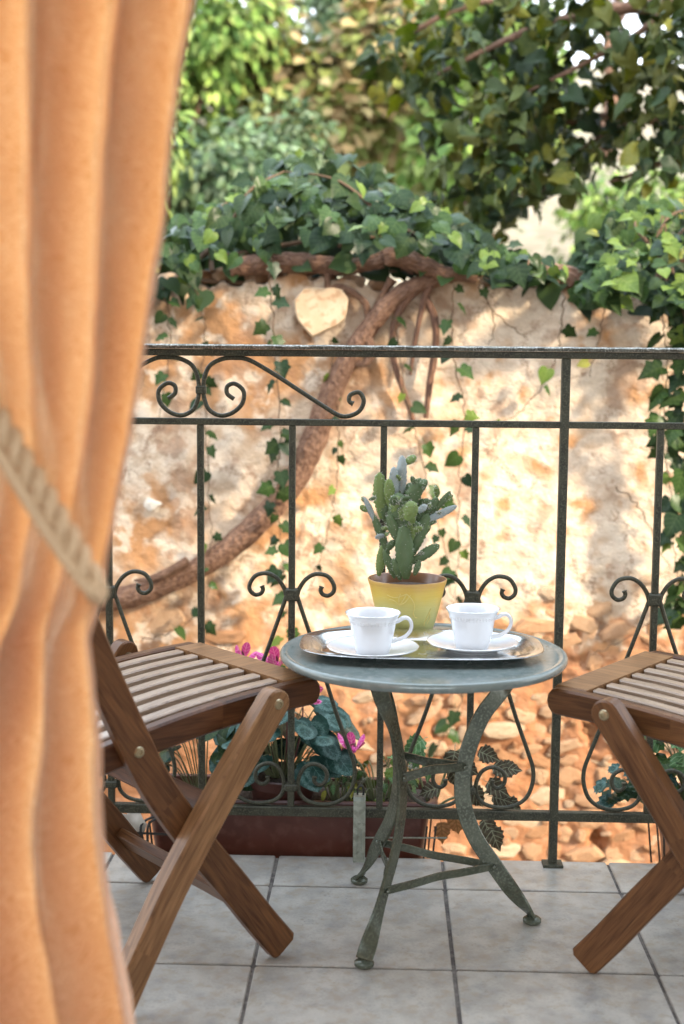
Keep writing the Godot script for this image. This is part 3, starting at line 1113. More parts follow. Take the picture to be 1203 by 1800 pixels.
func limb(parent: Node3D, called: String, path: PackedVector3Array, rad: Array, mat: Material, rough := 0.25, sides := 11) -> MeshInstance3D:
	var p := smooth_path(path, 6)
	var r := PackedFloat32Array()
	for i in p.size():
		var f := float(i) / (p.size() - 1) * (rad.size() - 1)
		var k := mini(int(f), rad.size() - 2)
		r.append(lerpf(rad[k], rad[k + 1], f - k))
	return part(parent, called, tube(p, r, sides, rough, rng.randi()), mat)


func wall_vines() -> void:
	leaf_shapes()
	# the old ivy trunk climbing slantwise over the wall, with its limbs along the crown
	var t := thing("old_vine", "thick bare ivy trunk climbing slantwise across the peach wall", "vine")
	limb(t, "trunk", PackedVector3Array([Vector3(-1.003, 0.299, -3.665), Vector3(-0.855, 0.311, -3.665), Vector3(-0.748, 0.322, -3.665), Vector3(-0.670, 0.343, -3.665), Vector3(-0.559, 0.394, -3.665), Vector3(-0.444, 0.465, -3.665), Vector3(-0.330, 0.571, -3.665), Vector3(-0.250, 0.669, -3.665), Vector3(-0.205, 0.769, -3.665), Vector3(-0.168, 0.869, -3.665), Vector3(-0.121, 0.977, -3.665), Vector3(-0.061, 1.076, -3.665), Vector3(0.008, 1.161, -3.665), Vector3(0.070, 1.206, -3.665), Vector3(0.150, 1.233, -3.665)]), [0.030, 0.036, 0.033, 0.030, 0.030, 0.034, 0.036, 0.034, 0.036, 0.034, 0.030, 0.028, 0.026, 0.024, 0.020], M.bark, 0.18, 16)
	limb(t, "broken_stub", PackedVector3Array([Vector3(-0.553, 0.438, -3.630), Vector3(-0.618, 0.399, -3.630), Vector3(-0.664, 0.382, -3.630), Vector3(-0.706, 0.378, -3.630)]), [0.012, 0.012, 0.009, 0.003], M.bark)
	limb(t, "limb", PackedVector3Array([Vector3(-0.437, 1.256, -3.680), Vector3(-0.333, 1.272, -3.680), Vector3(-0.238, 1.273, -3.680), Vector3(-0.143, 1.261, -3.680), Vector3(-0.048, 1.274, -3.680), Vector3(0.031, 1.290, -3.680), Vector3(0.103, 1.262, -3.680), Vector3(0.190, 1.238, -3.680)]), [0.022, 0.030, 0.027, 0.024, 0.022, 0.030, 0.028, 0.020], M.bark, 0.35)
	limb(t, "limb", PackedVector3Array([Vector3(-0.007, 1.286, -3.640), Vector3(0.039, 1.287, -3.640), Vector3(0.094, 1.265, -3.640), Vector3(0.172, 1.241, -3.640), Vector3(0.250, 1.232, -3.640)]), [0.022, 0.027, 0.024, 0.020, 0.012], M.bark, 0.4)
	limb(t, "limb", PackedVector3Array([Vector3(-0.189, 1.182, -3.670), Vector3(-0.126, 1.205, -3.670), Vector3(-0.062, 1.167, -3.670), Vector3(-0.046, 1.120, -3.670), Vector3(-0.012, 1.183, -3.670), Vector3(0.016, 1.230, -3.670)]), [0.008, 0.011, 0.010, 0.009, 0.010, 0.014], M.bark, 0.3)
	limb(t, "limb", PackedVector3Array([Vector3(-0.061, 1.075, -3.655), Vector3(-0.041, 1.028, -3.655), Vector3(-0.060, 0.994, -3.655), Vector3(-0.095, 1.003, -3.655)]), [0.018, 0.014, 0.011, 0.006], M.bark, 0.25)
	limb(t, "limb", PackedVector3Array([Vector3(-0.163, 1.244, -3.670), Vector3(-0.164, 1.182, -3.670)]), [0.010, 0.008], M.bark, 0.3)
	limb(t, "root", PackedVector3Array([Vector3(0.130, 1.224, -3.660), Vector3(0.108, 1.183, -3.660), Vector3(0.093, 1.121, -3.660), Vector3(0.079, 1.042, -3.660), Vector3(0.070, 0.963, -3.660)]), [0.012, 0.010, 0.008, 0.007, 0.004], M.bark_dark, 0.2, 8)
	limb(t, "root", PackedVector3Array([Vector3(0.087, 1.206, -3.660), Vector3(0.038, 1.144, -3.660), Vector3(0.018, 1.057, -3.660), Vector3(0.030, 0.979, -3.660), Vector3(0.059, 0.900, -3.660), Vector3(0.082, 0.833, -3.660)]), [0.014, 0.011, 0.009, 0.009, 0.008, 0.006], M.bark_dark, 0.2, 8)
	limb(t, "root", PackedVector3Array([Vector3(0.108, 1.183, -3.665), Vector3(0.135, 1.121, -3.665), Vector3(0.139, 1.043, -3.665), Vector3(0.125, 0.948, -3.665), Vector3(0.115, 0.844, -3.665)]), [0.012, 0.011, 0.010, 0.010, 0.007], M.bark_dark, 0.2, 8)
	var log_ := thing("ivy_log", "brown bare log of old ivy lying along the crown of the wall", "log")
	limb(log_, "log", PackedVector3Array([Vector3(0.319, 1.247, -3.720), Vector3(0.375, 1.260, -3.720), Vector3(0.447, 1.248, -3.720), Vector3(0.526, 1.233, -3.720), Vector3(0.606, 1.221, -3.720), Vector3(0.701, 1.209, -3.720), Vector3(0.796, 1.203, -3.720), Vector3(0.923, 1.192, -3.720)]), [0.020, 0.034, 0.038, 0.032, 0.022, 0.018, 0.016, 0.014], M.bark, 0.3)

	var mid := [3.0, 4.0, 3.0, 1.2, 0.2]
	var pale := [0.8, 2.0, 0.4, 4.0, 0.6]
	strand("thin ivy strand hanging beside the curtain edge above the handrail", PackedVector3Array([Vector3(-0.620, 1.201, -3.655), Vector3(-0.608, 1.115, -3.655), Vector3(-0.602, 1.037, -3.655), Vector3(-0.619, 0.925, -3.655), Vector3(-0.632, 0.830, -3.655)]), 0.07, Vector2(0.03, 0.042), mid)
	strand("long ivy strand hanging behind the baluster under the double scroll", PackedVector3Array([Vector3(-0.539, 1.225, -3.650), Vector3(-0.517, 1.147, -3.650), Vector3(-0.502, 1.069, -3.650), Vector3(-0.513, 0.974, -3.650), Vector3(-0.506, 0.863, -3.650), Vector3(-0.500, 0.735, -3.650), Vector3(-0.494, 0.606, -3.650), Vector3(-0.488, 0.476, -3.650), Vector3(-0.498, 0.345, -3.650), Vector3(-0.524, 0.229, -3.650)]), 0.065, Vector2(0.03, 0.044), mid)
	strand("leafy ivy strand crossing the slanting ivy trunk", PackedVector3Array([Vector3(-0.321, 1.255, -3.610), Vector3(-0.314, 1.147, -3.610), Vector3(-0.300, 1.007, -3.610), Vector3(-0.291, 0.866, -3.610), Vector3(-0.291, 0.740, -3.610), Vector3(-0.297, 0.613, -3.610), Vector3(-0.284, 0.485, -3.610), Vector3(-0.272, 0.355, -3.610), Vector3(-0.267, 0.225, -3.610), Vector3(-0.276, 0.127, -3.610)]), 0.045, Vector2(0.036, 0.052), [4.0, 3.0, 3.5, 0.4, 0.0])
	strand("fine ivy strand of small pale leaves right of the slanting trunk", PackedVector3Array([Vector3(-0.153, 1.056, -3.655), Vector3(-0.142, 0.930, -3.655), Vector3(-0.128, 0.803, -3.655), Vector3(-0.131, 0.691, -3.655), Vector3(-0.140, 0.610, -3.655), Vector3(-0.155, 0.529, -3.655), Vector3(-0.180, 0.439, -3.655), Vector3(-0.215, 0.348, -3.655)]), 0.075, Vector2(0.024, 0.034), pale)
	strand("ivy strand hanging from the dark roots behind the cactus", PackedVector3Array([Vector3(0.024, 1.119, -3.640), Vector3(0.038, 1.010, -3.640), Vector3(0.058, 0.916, -3.640), Vector3(0.085, 0.806, -3.640), Vector3(0.110, 0.710, -3.640), Vector3(0.139, 0.599, -3.640), Vector3(0.173, 0.486, -3.640), Vector3(0.198, 0.341, -3.640)]), 0.065, Vector2(0.032, 0.046), mid)
	strand("ivy strand hanging just right of the cactus", PackedVector3Array([Vector3(0.188, 1.213, -3.640), Vector3(0.184, 1.105, -3.640), Vector3(0.192, 0.996, -3.640), Vector3(0.218, 0.886, -3.640), Vector3(0.218, 0.775, -3.640), Vector3(0.211, 0.648, -3.640), Vector3(0.211, 0.519, -3.640), Vector3(0.209, 0.422, -3.640), Vector3(0.205, 0.324, -3.640)]), 0.058, Vector2(0.032, 0.048), mid)
	strand("sparse ivy strand curving left beside the tall railing post", PackedVector3Array([Vector3(0.490, 1.185, -3.650), Vector3(0.485, 1.107, -3.650), Vector3(0.469, 1.014, -3.650), Vector3(0.434, 0.935, -3.650), Vector3(0.382, 0.875, -3.650), Vector3(0.319, 0.827, -3.650)]), 0.13, Vector2(0.03, 0.042), pale, 0.1)
	strand("short sparse ivy strand above the handrail right of the tall post", PackedVector3Array([Vector3(0.599, 1.186, -3.650), Vector3(0.595, 1.108, -3.650), Vector3(0.582, 1.030, -3.650), Vector3(0.565, 0.968, -3.650)]), 0.12, Vector2(0.022, 0.034), pale)
	strand("bare forked ivy twig under the crown above the handrail", PackedVector3Array([Vector3(0.255, 1.215, -3.660), Vector3(0.291, 1.153, -3.660), Vector3(0.336, 1.107, -3.660), Vector3(0.389, 1.073, -3.660)]), 0.2, Vector2(0.03, 0.036), pale, 0.02)
	strand("bare hanging ivy twig beside the forked one", PackedVector3Array([Vector3(0.294, 1.145, -3.660), Vector3(0.302, 1.106, -3.660), Vector3(0.290, 1.050, -3.660)]), 0.3, Vector2(0.02, 0.03), pale, 0.2)
	strand("dense ivy strand of dark leaves hanging behind the right chair", PackedVector3Array([Vector3(0.728, 1.216, -3.620), Vector3(0.755, 1.124, -3.620), Vector3(0.770, 1.001, -3.620), Vector3(0.771, 0.876, -3.620), Vector3(0.773, 0.751, -3.620), Vector3(0.796, 0.625, -3.620), Vector3(0.810, 0.497, -3.620), Vector3(0.824, 0.369, -3.620), Vector3(0.821, 0.288, -3.620)]), 0.032, Vector2(0.048, 0.07), [3.0, 4.0, 2.0, 1.4, 0.1])
	strand("dense ivy strand at the far right of the wall", PackedVector3Array([Vector3(0.798, 1.185, -3.610), Vector3(0.815, 1.063, -3.610), Vector3(0.824, 0.908, -3.610), Vector3(0.823, 0.752, -3.610), Vector3(0.836, 0.595, -3.610), Vector3(0.848, 0.436, -3.610), Vector3(0.859, 0.307, -3.610)]), 0.032, Vector2(0.048, 0.07), [3.0, 4.0, 2.0, 2.0, 0.2])
	strand("thin bare ivy runner low on the wall behind the left chair seat", PackedVector3Array([Vector3(-0.692, 0.198, -3.670), Vector3(-0.610, 0.220, -3.670), Vector3(-0.552, 0.258, -3.670), Vector3(-0.517, 0.298, -3.670)]), 0.2, Vector2(0.03, 0.04), mid, 0.12)
	strand("thin ivy runner climbing behind the right chair", PackedVector3Array([Vector3(0.598, 0.176, -3.670), Vector3(0.677, 0.211, -3.670), Vector3(0.756, 0.268, -3.670), Vector3(0.817, 0.344, -3.670), Vector3(0.846, 0.426, -3.670)]), 0.3, Vector2(0.03, 0.04), mid, 0.28)
	strand("short ivy strand low behind the round table top", PackedVector3Array([Vector3(0.249, 0.133, -3.620), Vector3(0.222, 0.033, -3.620), Vector3(0.178, -0.050, -3.620), Vector3(0.150, -0.117, -3.620)]), 0.09, Vector2(0.04, 0.05), mid, 0.02)
	strand("bare dry runner crossing the plaster right of the tall post", PackedVector3Array([Vector3(0.656, 0.653, -3.675), Vector3(0.705, 0.618, -3.675), Vector3(0.747, 0.554, -3.675), Vector3(0.778, 0.481, -3.675), Vector3(0.815, 0.425, -3.675)]), 0.5, Vector2(0.02, 0.03), mid, 0.6)

	# the ivy mound on the crown
	ivy_mound("big dark ivy mound heaped on the crown of the wall", PackedVector3Array([Vector3(-0.916, 1.383, -3.850), Vector3(-0.765, 1.400, -3.850), Vector3(-0.631, 1.409, -3.850), Vector3(-0.556, 1.474, -3.850), Vector3(-0.465, 1.518, -3.850), Vector3(-0.382, 1.561, -3.850), Vector3(-0.300, 1.606, -3.850), Vector3(-0.168, 1.641, -3.850), Vector3(-0.070, 1.597, -3.850), Vector3(0.030, 1.514, -3.850), Vector3(0.129, 1.466, -3.850), Vector3(0.228, 1.424, -3.850), Vector3(0.329, 1.344, -3.850), Vector3(0.429, 1.276, -3.850), Vector3(0.487, 1.244, -3.850)]), PackedVector3Array([Vector3(-0.859, 1.173, -3.600), Vector3(-0.717, 1.187, -3.600), Vector3(-0.592, 1.206, -3.600), Vector3(-0.521, 1.228, -3.600), Vector3(-0.435, 1.265, -3.600), Vector3(-0.357, 1.284, -3.600), Vector3(-0.279, 1.291, -3.600), Vector3(-0.155, 1.301, -3.600), Vector3(-0.062, 1.301, -3.600), Vector3(0.030, 1.308, -3.600), Vector3(0.123, 1.293, -3.600), Vector3(0.216, 1.269, -3.600), Vector3(0.309, 1.264, -3.600), Vector3(0.401, 1.261, -3.600), Vector3(0.455, 1.246, -3.600)]), 300, 900, [3.4, 3.0, 3.6, 0.4, 0.1], Vector2(0.034, 0.078))
	ivy_mound("lighter ivy mound spilling over the wall crown behind the right chair", PackedVector3Array([Vector3(0.554, 1.225, -3.800), Vector3(0.600, 1.306, -3.800), Vector3(0.645, 1.430, -3.800), Vector3(0.708, 1.473, -3.800), Vector3(0.787, 1.490, -3.800), Vector3(0.867, 1.498, -3.800), Vector3(0.995, 1.498, -3.800)]), PackedVector3Array([Vector3(0.519, 1.180, -3.550), Vector3(0.564, 1.188, -3.550), Vector3(0.609, 1.193, -3.550), Vector3(0.670, 1.181, -3.550), Vector3(0.746, 1.159, -3.550), Vector3(0.822, 1.145, -3.550), Vector3(0.943, 1.138, -3.550)]), 210, 340, [2.6, 3.6, 2.4, 1.3, 0.3], Vector2(0.032, 0.075))


func ivy_mound(label: String, top: PackedVector3Array, low: PackedVector3Array, near: int, inner: int, chances: Array, size: Vector2) -> void:
	var o := thing("ivy_mound", label, "ivy", (low[0] + low[low.size() - 1]) / 2, "ivy heaped on the wall crown")
	var zero := o.position
	var n := top.size()
	for k in 7:
		var a := low[rng.randi_range(0, n - 2)] + Vector3(rng.randf_range(-0.05, 0.05), 0.02, -0.1)
		var b := top[rng.randi_range(1, n - 2)] + Vector3(0, -0.06, 0)
		limb(o, "stem", PackedVector3Array([a - zero, a.lerp(b, 0.4) + jitter(0.04) - zero, a.lerp(b, 0.75) + jitter(0.03) - zero, b - zero]), [0.008, 0.006, 0.004, 0.002], M.twig, 0.2, 6)
	var places: Array[Transform3D] = []
	var tints: Array[Color] = []
	for k in near + inner:
		var f := rng.randf() * (n - 1)
		var i := mini(int(f), n - 2)
		var up := top[i].lerp(top[i + 1], f - i)
		var lo := low[i].lerp(low[i + 1], f - i)
		var front := k < near
		var h := pow(rng.randf(), 0.85)
		var at := lo.lerp(up, h)
		# a heap: it bulges towards the balcony in the middle and leans back at the top
		at.z = lo.z - 0.02 - 0.45 * h * h + 0.05 * sin(h * PI) + rng.randf_range(-0.05, 0.05)
		at += jitter(0.025)
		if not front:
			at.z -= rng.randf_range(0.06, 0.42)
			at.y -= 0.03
		var young := front and rng.randf() < 0.22
		var s := rng.randf_range(0.026, 0.045) if young else rng.randf_range(size.x, size.y)
		if young:
			at.z += 0.05
		var tip := Vector3(rng.randf_range(-0.9, 0.9), rng.randf_range(-1.0, 0.1), rng.randf_range(0.0, 0.7))
		var face := Vector3(rng.randf_range(-0.6, 0.8), rng.randf_range(0.1, 1.3), rng.randf_range(0.2, 1.2))
		var xf := leaf_at(at - zero, tip, face, s)
		if front:
			part(o, "leaf", shape.heart[rng.randi_range(0, 3)], M["ivy_%d" % (3 if young and rng.randf() < 0.4 else weighted(chances))], xf)
		else:
			places.append(xf)
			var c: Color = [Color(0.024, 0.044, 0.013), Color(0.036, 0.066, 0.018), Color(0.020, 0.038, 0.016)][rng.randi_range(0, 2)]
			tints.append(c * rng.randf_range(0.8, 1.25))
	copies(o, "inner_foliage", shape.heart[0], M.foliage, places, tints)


# ---------------------------------------------------------------- what grows on the hillside

func hill_y(x: float, z: float) -> float:
	return 0.45 + 0.26 * (-z - 4.05)


func bush(called: String, label: String, category: String, group: String, at: Vector3, trunk_h: float, radius: Vector3, leaves: int, size: float, colours: Array, kind := "lance", lobes := 15) -> void:
	var o := thing(called, label, category, at, group)
	var mid := Vector3(0, trunk_h + radius.y * 0.75, 0)
	var clumps: Array[Vector3] = []
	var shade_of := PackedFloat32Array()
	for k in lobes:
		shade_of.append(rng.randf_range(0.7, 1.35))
		var a := TAU * k / lobes + rng.randf_range(-0.4, 0.4)
		var up := rng.randf_range(-0.75, 0.85)
		clumps.append(mid + Vector3(cos(a) * radius.x * 0.62, up * radius.y * 0.7, sin(a) * radius.z * 0.62) * rng.randf_range(0.6, 1.1))
	limb(o, "trunk", PackedVector3Array([Vector3(0, -0.3, 0), Vector3(0.05, trunk_h * 0.4, 0.0), Vector3(-0.04, trunk_h * 0.8, 0.03), mid]), [0.05 + radius.x * 0.05, 0.05 + radius.x * 0.035, 0.045, 0.02], M.bark, 0.25, 8)
	for k in mini(lobes, 7):
		var from := Vector3(0, trunk_h * 0.75, 0)
		limb(o, "branch", PackedVector3Array([from, from.lerp(clumps[k], 0.5) + jitter(0.08), clumps[k]]), [0.03, 0.018, 0.006], M.bark, 0.2, 6)
	var places: Array[Transform3D] = []
	var tints: Array[Color] = []
	for k in leaves:
		var which := rng.randi_range(0, lobes - 1)
		var c := clumps[which]
		var d := jitter(1.0)
		d = d.normalized() * pow(rng.randf(), 0.45)
		var p := c + Vector3(d.x * radius.x, d.y * radius.y, d.z * radius.z) * 0.42
		places.append(leaf_at(p, d + Vector3(0, -0.5, 0) + jitter(0.5), d + Vector3(0.2, 0.6, 0.3) + jitter(0.6), size * rng.randf_range(0.7, 1.3)))
		var q: Color = colours[rng.randi_range(0, colours.size() - 1)]
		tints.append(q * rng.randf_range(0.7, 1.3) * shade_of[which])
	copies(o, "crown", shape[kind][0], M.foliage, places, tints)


func hill_plants() -> void:
	leaf_shapes()
	var fresh := [Color(0.12, 0.20, 0.035), Color(0.18, 0.26, 0.055), Color(0.08, 0.15, 0.03), Color(0.22, 0.28, 0.07)]
	var silver := [Color(0.095, 0.145, 0.065), Color(0.065, 0.11, 0.045), Color(0.14, 0.18, 0.10)]
	var russet := [Color(0.30, 0.20, 0.09), Color(0.33, 0.25, 0.11), Color(0.17, 0.19, 0.05), Color(0.20, 0.23, 0.06)]
	var deep := [Color(0.04, 0.08, 0.03), Color(0.06, 0.11, 0.035), Color(0.05, 0.09, 0.04)]
	var g := "bushes and trees growing on the hillside"
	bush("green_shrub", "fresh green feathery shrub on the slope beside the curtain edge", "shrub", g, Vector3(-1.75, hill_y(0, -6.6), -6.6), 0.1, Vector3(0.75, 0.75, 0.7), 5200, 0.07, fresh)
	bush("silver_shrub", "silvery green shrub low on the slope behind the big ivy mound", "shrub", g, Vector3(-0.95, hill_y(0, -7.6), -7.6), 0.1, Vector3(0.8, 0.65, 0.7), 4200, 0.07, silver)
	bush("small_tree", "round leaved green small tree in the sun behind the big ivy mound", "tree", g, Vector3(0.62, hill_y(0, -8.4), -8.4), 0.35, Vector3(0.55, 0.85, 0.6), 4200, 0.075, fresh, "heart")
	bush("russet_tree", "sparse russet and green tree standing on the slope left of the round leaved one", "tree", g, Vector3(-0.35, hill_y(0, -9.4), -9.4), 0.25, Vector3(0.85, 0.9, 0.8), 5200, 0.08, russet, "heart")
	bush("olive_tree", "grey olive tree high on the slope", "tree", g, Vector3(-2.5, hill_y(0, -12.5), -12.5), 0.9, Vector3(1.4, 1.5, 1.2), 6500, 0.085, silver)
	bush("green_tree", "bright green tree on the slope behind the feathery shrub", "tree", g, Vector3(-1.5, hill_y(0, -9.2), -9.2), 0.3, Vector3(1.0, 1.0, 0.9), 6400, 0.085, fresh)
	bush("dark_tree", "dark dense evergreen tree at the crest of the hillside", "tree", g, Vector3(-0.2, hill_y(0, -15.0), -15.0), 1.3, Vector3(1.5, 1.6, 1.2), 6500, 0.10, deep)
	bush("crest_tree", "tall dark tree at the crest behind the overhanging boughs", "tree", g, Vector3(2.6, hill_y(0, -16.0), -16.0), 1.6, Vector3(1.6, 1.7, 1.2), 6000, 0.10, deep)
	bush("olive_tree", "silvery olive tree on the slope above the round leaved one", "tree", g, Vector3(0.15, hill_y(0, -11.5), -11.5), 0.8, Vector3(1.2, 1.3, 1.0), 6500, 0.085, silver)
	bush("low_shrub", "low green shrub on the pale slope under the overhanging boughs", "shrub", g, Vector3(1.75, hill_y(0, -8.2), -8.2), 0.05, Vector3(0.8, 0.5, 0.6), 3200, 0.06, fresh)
	overhanging_tree()


func overhanging_tree() -> void:
	var o := thing("overhanging_tree", "leafy tree whose boughs hang over the wall top with bright gaps between", "tree", Vector3(2.35, 0.5, -5.0))
	var zero := o.position
	limb(o, "trunk", PackedVector3Array([Vector3(0, -0.2, 0), Vector3(0.05, 0.7, 0.0), Vector3(-0.1, 1.6, 0.05), Vector3(-0.2, 2.6, 0.0)]), [0.13, 0.11, 0.10, 0.06], M.bark, 0.25)
	var boughs := [
		PackedVector3Array([Vector3(1.674, 2.007, -4.900), Vector3(1.311, 1.927, -4.900), Vector3(1.074, 1.870, -4.900), Vector3(0.924, 1.890, -4.900), Vector3(0.780, 1.896, -4.900), Vector3(0.574, 1.865, -4.900), Vector3(0.410, 1.804, -4.900)]),
		PackedVector3Array([Vector3(1.595, 2.175, -4.700), Vector3(1.206, 2.194, -4.700), Vector3(0.971, 2.232, -4.700), Vector3(0.737, 2.213, -4.700), Vector3(0.503, 2.156, -4.700), Vector3(0.327, 2.079, -4.700), Vector3(0.171, 2.002, -4.700)]),
		PackedVector3Array([Vector3(1.720, 2.480, -5.100), Vector3(1.197, 2.440, -5.100), Vector3(0.882, 2.399, -5.100), Vector3(0.585, 2.379, -5.100), Vector3(0.288, 2.337, -5.100), Vector3(0.075, 2.234, -5.100)]),
		PackedVector3Array([Vector3(1.480, 1.870, -4.600), Vector3(1.197, 1.775, -4.600), Vector3(1.006, 1.718, -4.600), Vector3(0.873, 1.660, -4.600), Vector3(0.758, 1.622, -4.600)]),
		PackedVector3Array([Vector3(0.905, 1.872, -4.800), Vector3(0.726, 1.788, -4.800), Vector3(0.617, 1.688, -4.800), Vector3(0.548, 1.608, -4.800)]),
		PackedVector3Array([Vector3(0.586, 1.883, -5.000), Vector3(0.420, 1.758, -5.000), Vector3(0.316, 1.633, -5.000), Vector3(0.255, 1.528, -5.000)]),
		PackedVector3Array([Vector3(0.950, 2.206, -4.600), Vector3(0.838, 2.113, -4.600), Vector3(0.631, 2.000, -4.600), Vector3(0.478, 1.925, -4.600)])]
	var radii := [[0.045, 0.030, 0.022, 0.018, 0.014, 0.008], [0.05, 0.035, 0.025, 0.018, 0.010, 0.006], [0.05, 0.03, 0.02, 0.014, 0.008], [0.04, 0.025, 0.015, 0.008, 0.004], [0.012, 0.008, 0.005, 0.003], [0.010, 0.007, 0.005, 0.003], [0.018, 0.012, 0.008, 0.004]]
	for k in boughs.size():
		var q: PackedVector3Array = boughs[k]
		for i in q.size():
			q[i] -= zero
		limb(o, "bough", q, radii[k], M.bark, 0.2, 8)
	# sprays of leaves: clumps, with the gaps between them left open
	var clumps := PackedVector3Array([Vector3(0.952, 2.150, -4.600), Vector3(0.803, 2.034, -4.500), Vector3(0.715, 2.161, -4.800), Vector3(0.544, 2.099, -4.700), Vector3(0.431, 2.210, -5.000), Vector3(0.294, 2.083, -4.800), Vector3(0.204, 2.234, -5.100), Vector3(0.114, 1.984, -4.800), Vector3(0.076, 2.301, -5.200), Vector3(0.882, 1.924, -4.500), Vector3(0.768, 1.906, -4.600), Vector3(0.640, 1.985, -4.800), Vector3(0.489, 1.926, -4.700), Vector3(0.366, 1.945, -4.900), Vector3(0.213, 1.828, -4.700), Vector3(0.963, 1.767, -4.500), Vector3(0.766, 1.818, -4.800), Vector3(0.637, 1.845, -4.900), Vector3(0.483, 1.787, -4.800), Vector3(0.335, 1.731, -4.700), Vector3(0.241, 1.667, -4.800), Vector3(0.946, 1.650, -4.400), Vector3(0.698, 1.679, -4.600), Vector3(0.567, 1.668, -4.800), Vector3(0.417, 1.614, -4.700), Vector3(0.326, 1.527, -4.800), Vector3(0.219, 1.496, -4.700), Vector3(0.896, 2.011, -4.400), Vector3(0.998, 1.944, -4.600), Vector3(0.032, 2.085, -4.900), Vector3(0.150, 2.041, -4.700), Vector3(0.625, 2.187, -4.600), Vector3(0.795, 2.232, -4.700), Vector3(0.492, 2.239, -4.800), Vector3(0.332, 2.239, -4.800), Vector3(1.051, 2.057, -4.600), Vector3(1.080, 1.813, -4.600), Vector3(0.422, 1.849, -4.600), Vector3(0.493, 1.645, -4.500), Vector3(0.350, 1.563, -4.600), Vector3(0.885, 1.832, -4.500)])
	var places: Array[Transform3D] = []
	var tints: Array[Color] = []
	for k in 1150:
		var c := clumps[rng.randi_range(0, clumps.size() - 1)]
		var d := jitter(1.0)
		var at := c + Vector3(d.x * 0.12, d.y * 0.085, d.z * 0.22) - zero
		var s := rng.randf_range(0.03, 0.08)
		var tip := Vector3(rng.randf_range(-0.9, 0.8), rng.randf_range(-1.0, 0.1), rng.randf_range(-0.6, 0.6))
		var face := Vector3(rng.randf_range(-1.0, 1.0), rng.randf_range(-0.1, 1.0), rng.randf_range(-0.4, 1.0))
		var xf := leaf_at(at, tip, face, s)
		if k < 300:
			part(o, "leaf", shape.bough[rng.randi_range(0, 4)], M["tree_leaf_%d" % weighted([3.0, 2.0, 2.4])] if rng.randf() < 0.93 else M.ivy_4, xf)
		else:
			places.append(xf)
			var q: Color = [Color(0.032, 0.05, 0.012), Color(0.055, 0.07, 0.014), Color(0.02, 0.036, 0.013), Color(0.085, 0.088, 0.018)][rng.randi_range(0, 3)]
			tints.append(q * rng.randf_range(0.8, 1.25))
	# the crown over the boughs, above the picture, and an unseen bough added over the lane to dapple the wall
	for k in 1700:
		var d := jitter(1.0)
		var at := Vector3(2.3, 2.75, -4.35) + Vector3(d.x * 0.95, d.y * 0.5, d.z * 0.75)
		if d.length() < 1.1:
			places.append(leaf_at(at - zero, Vector3(0, -1, 0) + jitter(0.6), Vector3(0, 1, 0.4) + jitter(0.7), rng.randf_range(0.06, 0.1)))
			tints.append(Color(0.03, 0.06, 0.02) * rng.randf_range(0.8, 1.3))
	limb(o, "bough", PackedVector3Array([Vector3(-0.1, 1.6, 0.05), Vector3(-0.35, 1.75, 0.8), Vector3(-0.7, 1.72, 1.5), Vector3(-1.0, 1.5, 2.1), Vector3(-1.25, 1.4, 2.4)]), [0.06, 0.045, 0.03, 0.02, 0.008], M.bark, 0.2, 8)
	var lane := PackedVector3Array([Vector3(1.35, 1.95, -2.75), Vector3(1.05, 1.98, -2.65), Vector3(1.5, 2.1, -2.9), Vector3(1.2, 1.8, -2.7), Vector3(1.1, 1.72, -2.75), Vector3(1.45, 1.85, -2.65), Vector3(1.25, 2.15, -2.8)])
	for k in 70:
		var d := jitter(1.0)
		var at := lane[rng.randi_range(0, lane.size() - 1)] + Vector3(d.x * 0.16, d.y * 0.11, d.z * 0.14)
		places.append(leaf_at(at - zero, Vector3(0, -1, 0) + jitter(0.6), Vector3(0, 1, 0.4) + jitter(0.7), rng.randf_range(0.05, 0.09)))
		tints.append(Color(0.035, 0.07, 0.02) * rng.randf_range(0.8, 1.3))
	copies(o, "foliage", shape.bough[0], M.foliage, places, tints)


# ---------------------------------------------------------------- railing

const RAIL_Z := -2.524
const BARS := [-1.61, -1.43, -1.25, -1.07, -0.895, -0.718, -0.5404, -0.358, -0.1788, -0.0013, 0.1761, 0.346, 0.5302, 0.708, 0.886, 1.064, 1.242, 1.42, 1.6, 1.78, 1.96, 2.14]
const CURL := [Vector2(0.0039, 0.5400), Vector2(0.0085, 0.5550), Vector2(0.0211, 0.5729), Vector2(0.0401, 0.5833), Vector2(0.0625, 0.5797), Vector2(0.0749, 0.5639), Vector2(0.0758, 0.5499), Vector2(0.0657, 0.5407), Vector2(0.0546, 0.5428), Vector2(0.0498, 0.5506), Vector2(0.0520, 0.5586)]
const DROP := [Vector2(0.0085, 0.5420), Vector2(0.0110, 0.5320), Vector2(0.0312, 0.4719), Vector2(0.0639, 0.3784), Vector2(0.0865, 0.3072), Vector2(0.1125, 0.2351), Vector2(0.1242, 0.1991), Vector2(0.1245, 0.1694), Vector2(0.1134, 0.1393), Vector2(0.0908, 0.1220), Vector2(0.0623, 0.1165), Vector2(0.0332, 0.1223), Vector2(0.0174, 0.1354), Vector2(0.0125, 0.1507), Vector2(0.0136, 0.1707), Vector2(0.0241, 0.1909), Vector2(0.0424, 0.1994), Vector2(0.0618, 0.1928), Vector2(0.0698, 0.1782), Vector2(0.0654, 0.1616), Vector2(0.0540, 0.1563), Vector2(0.0449, 0.1632), Vector2(0.0451, 0.1729)]
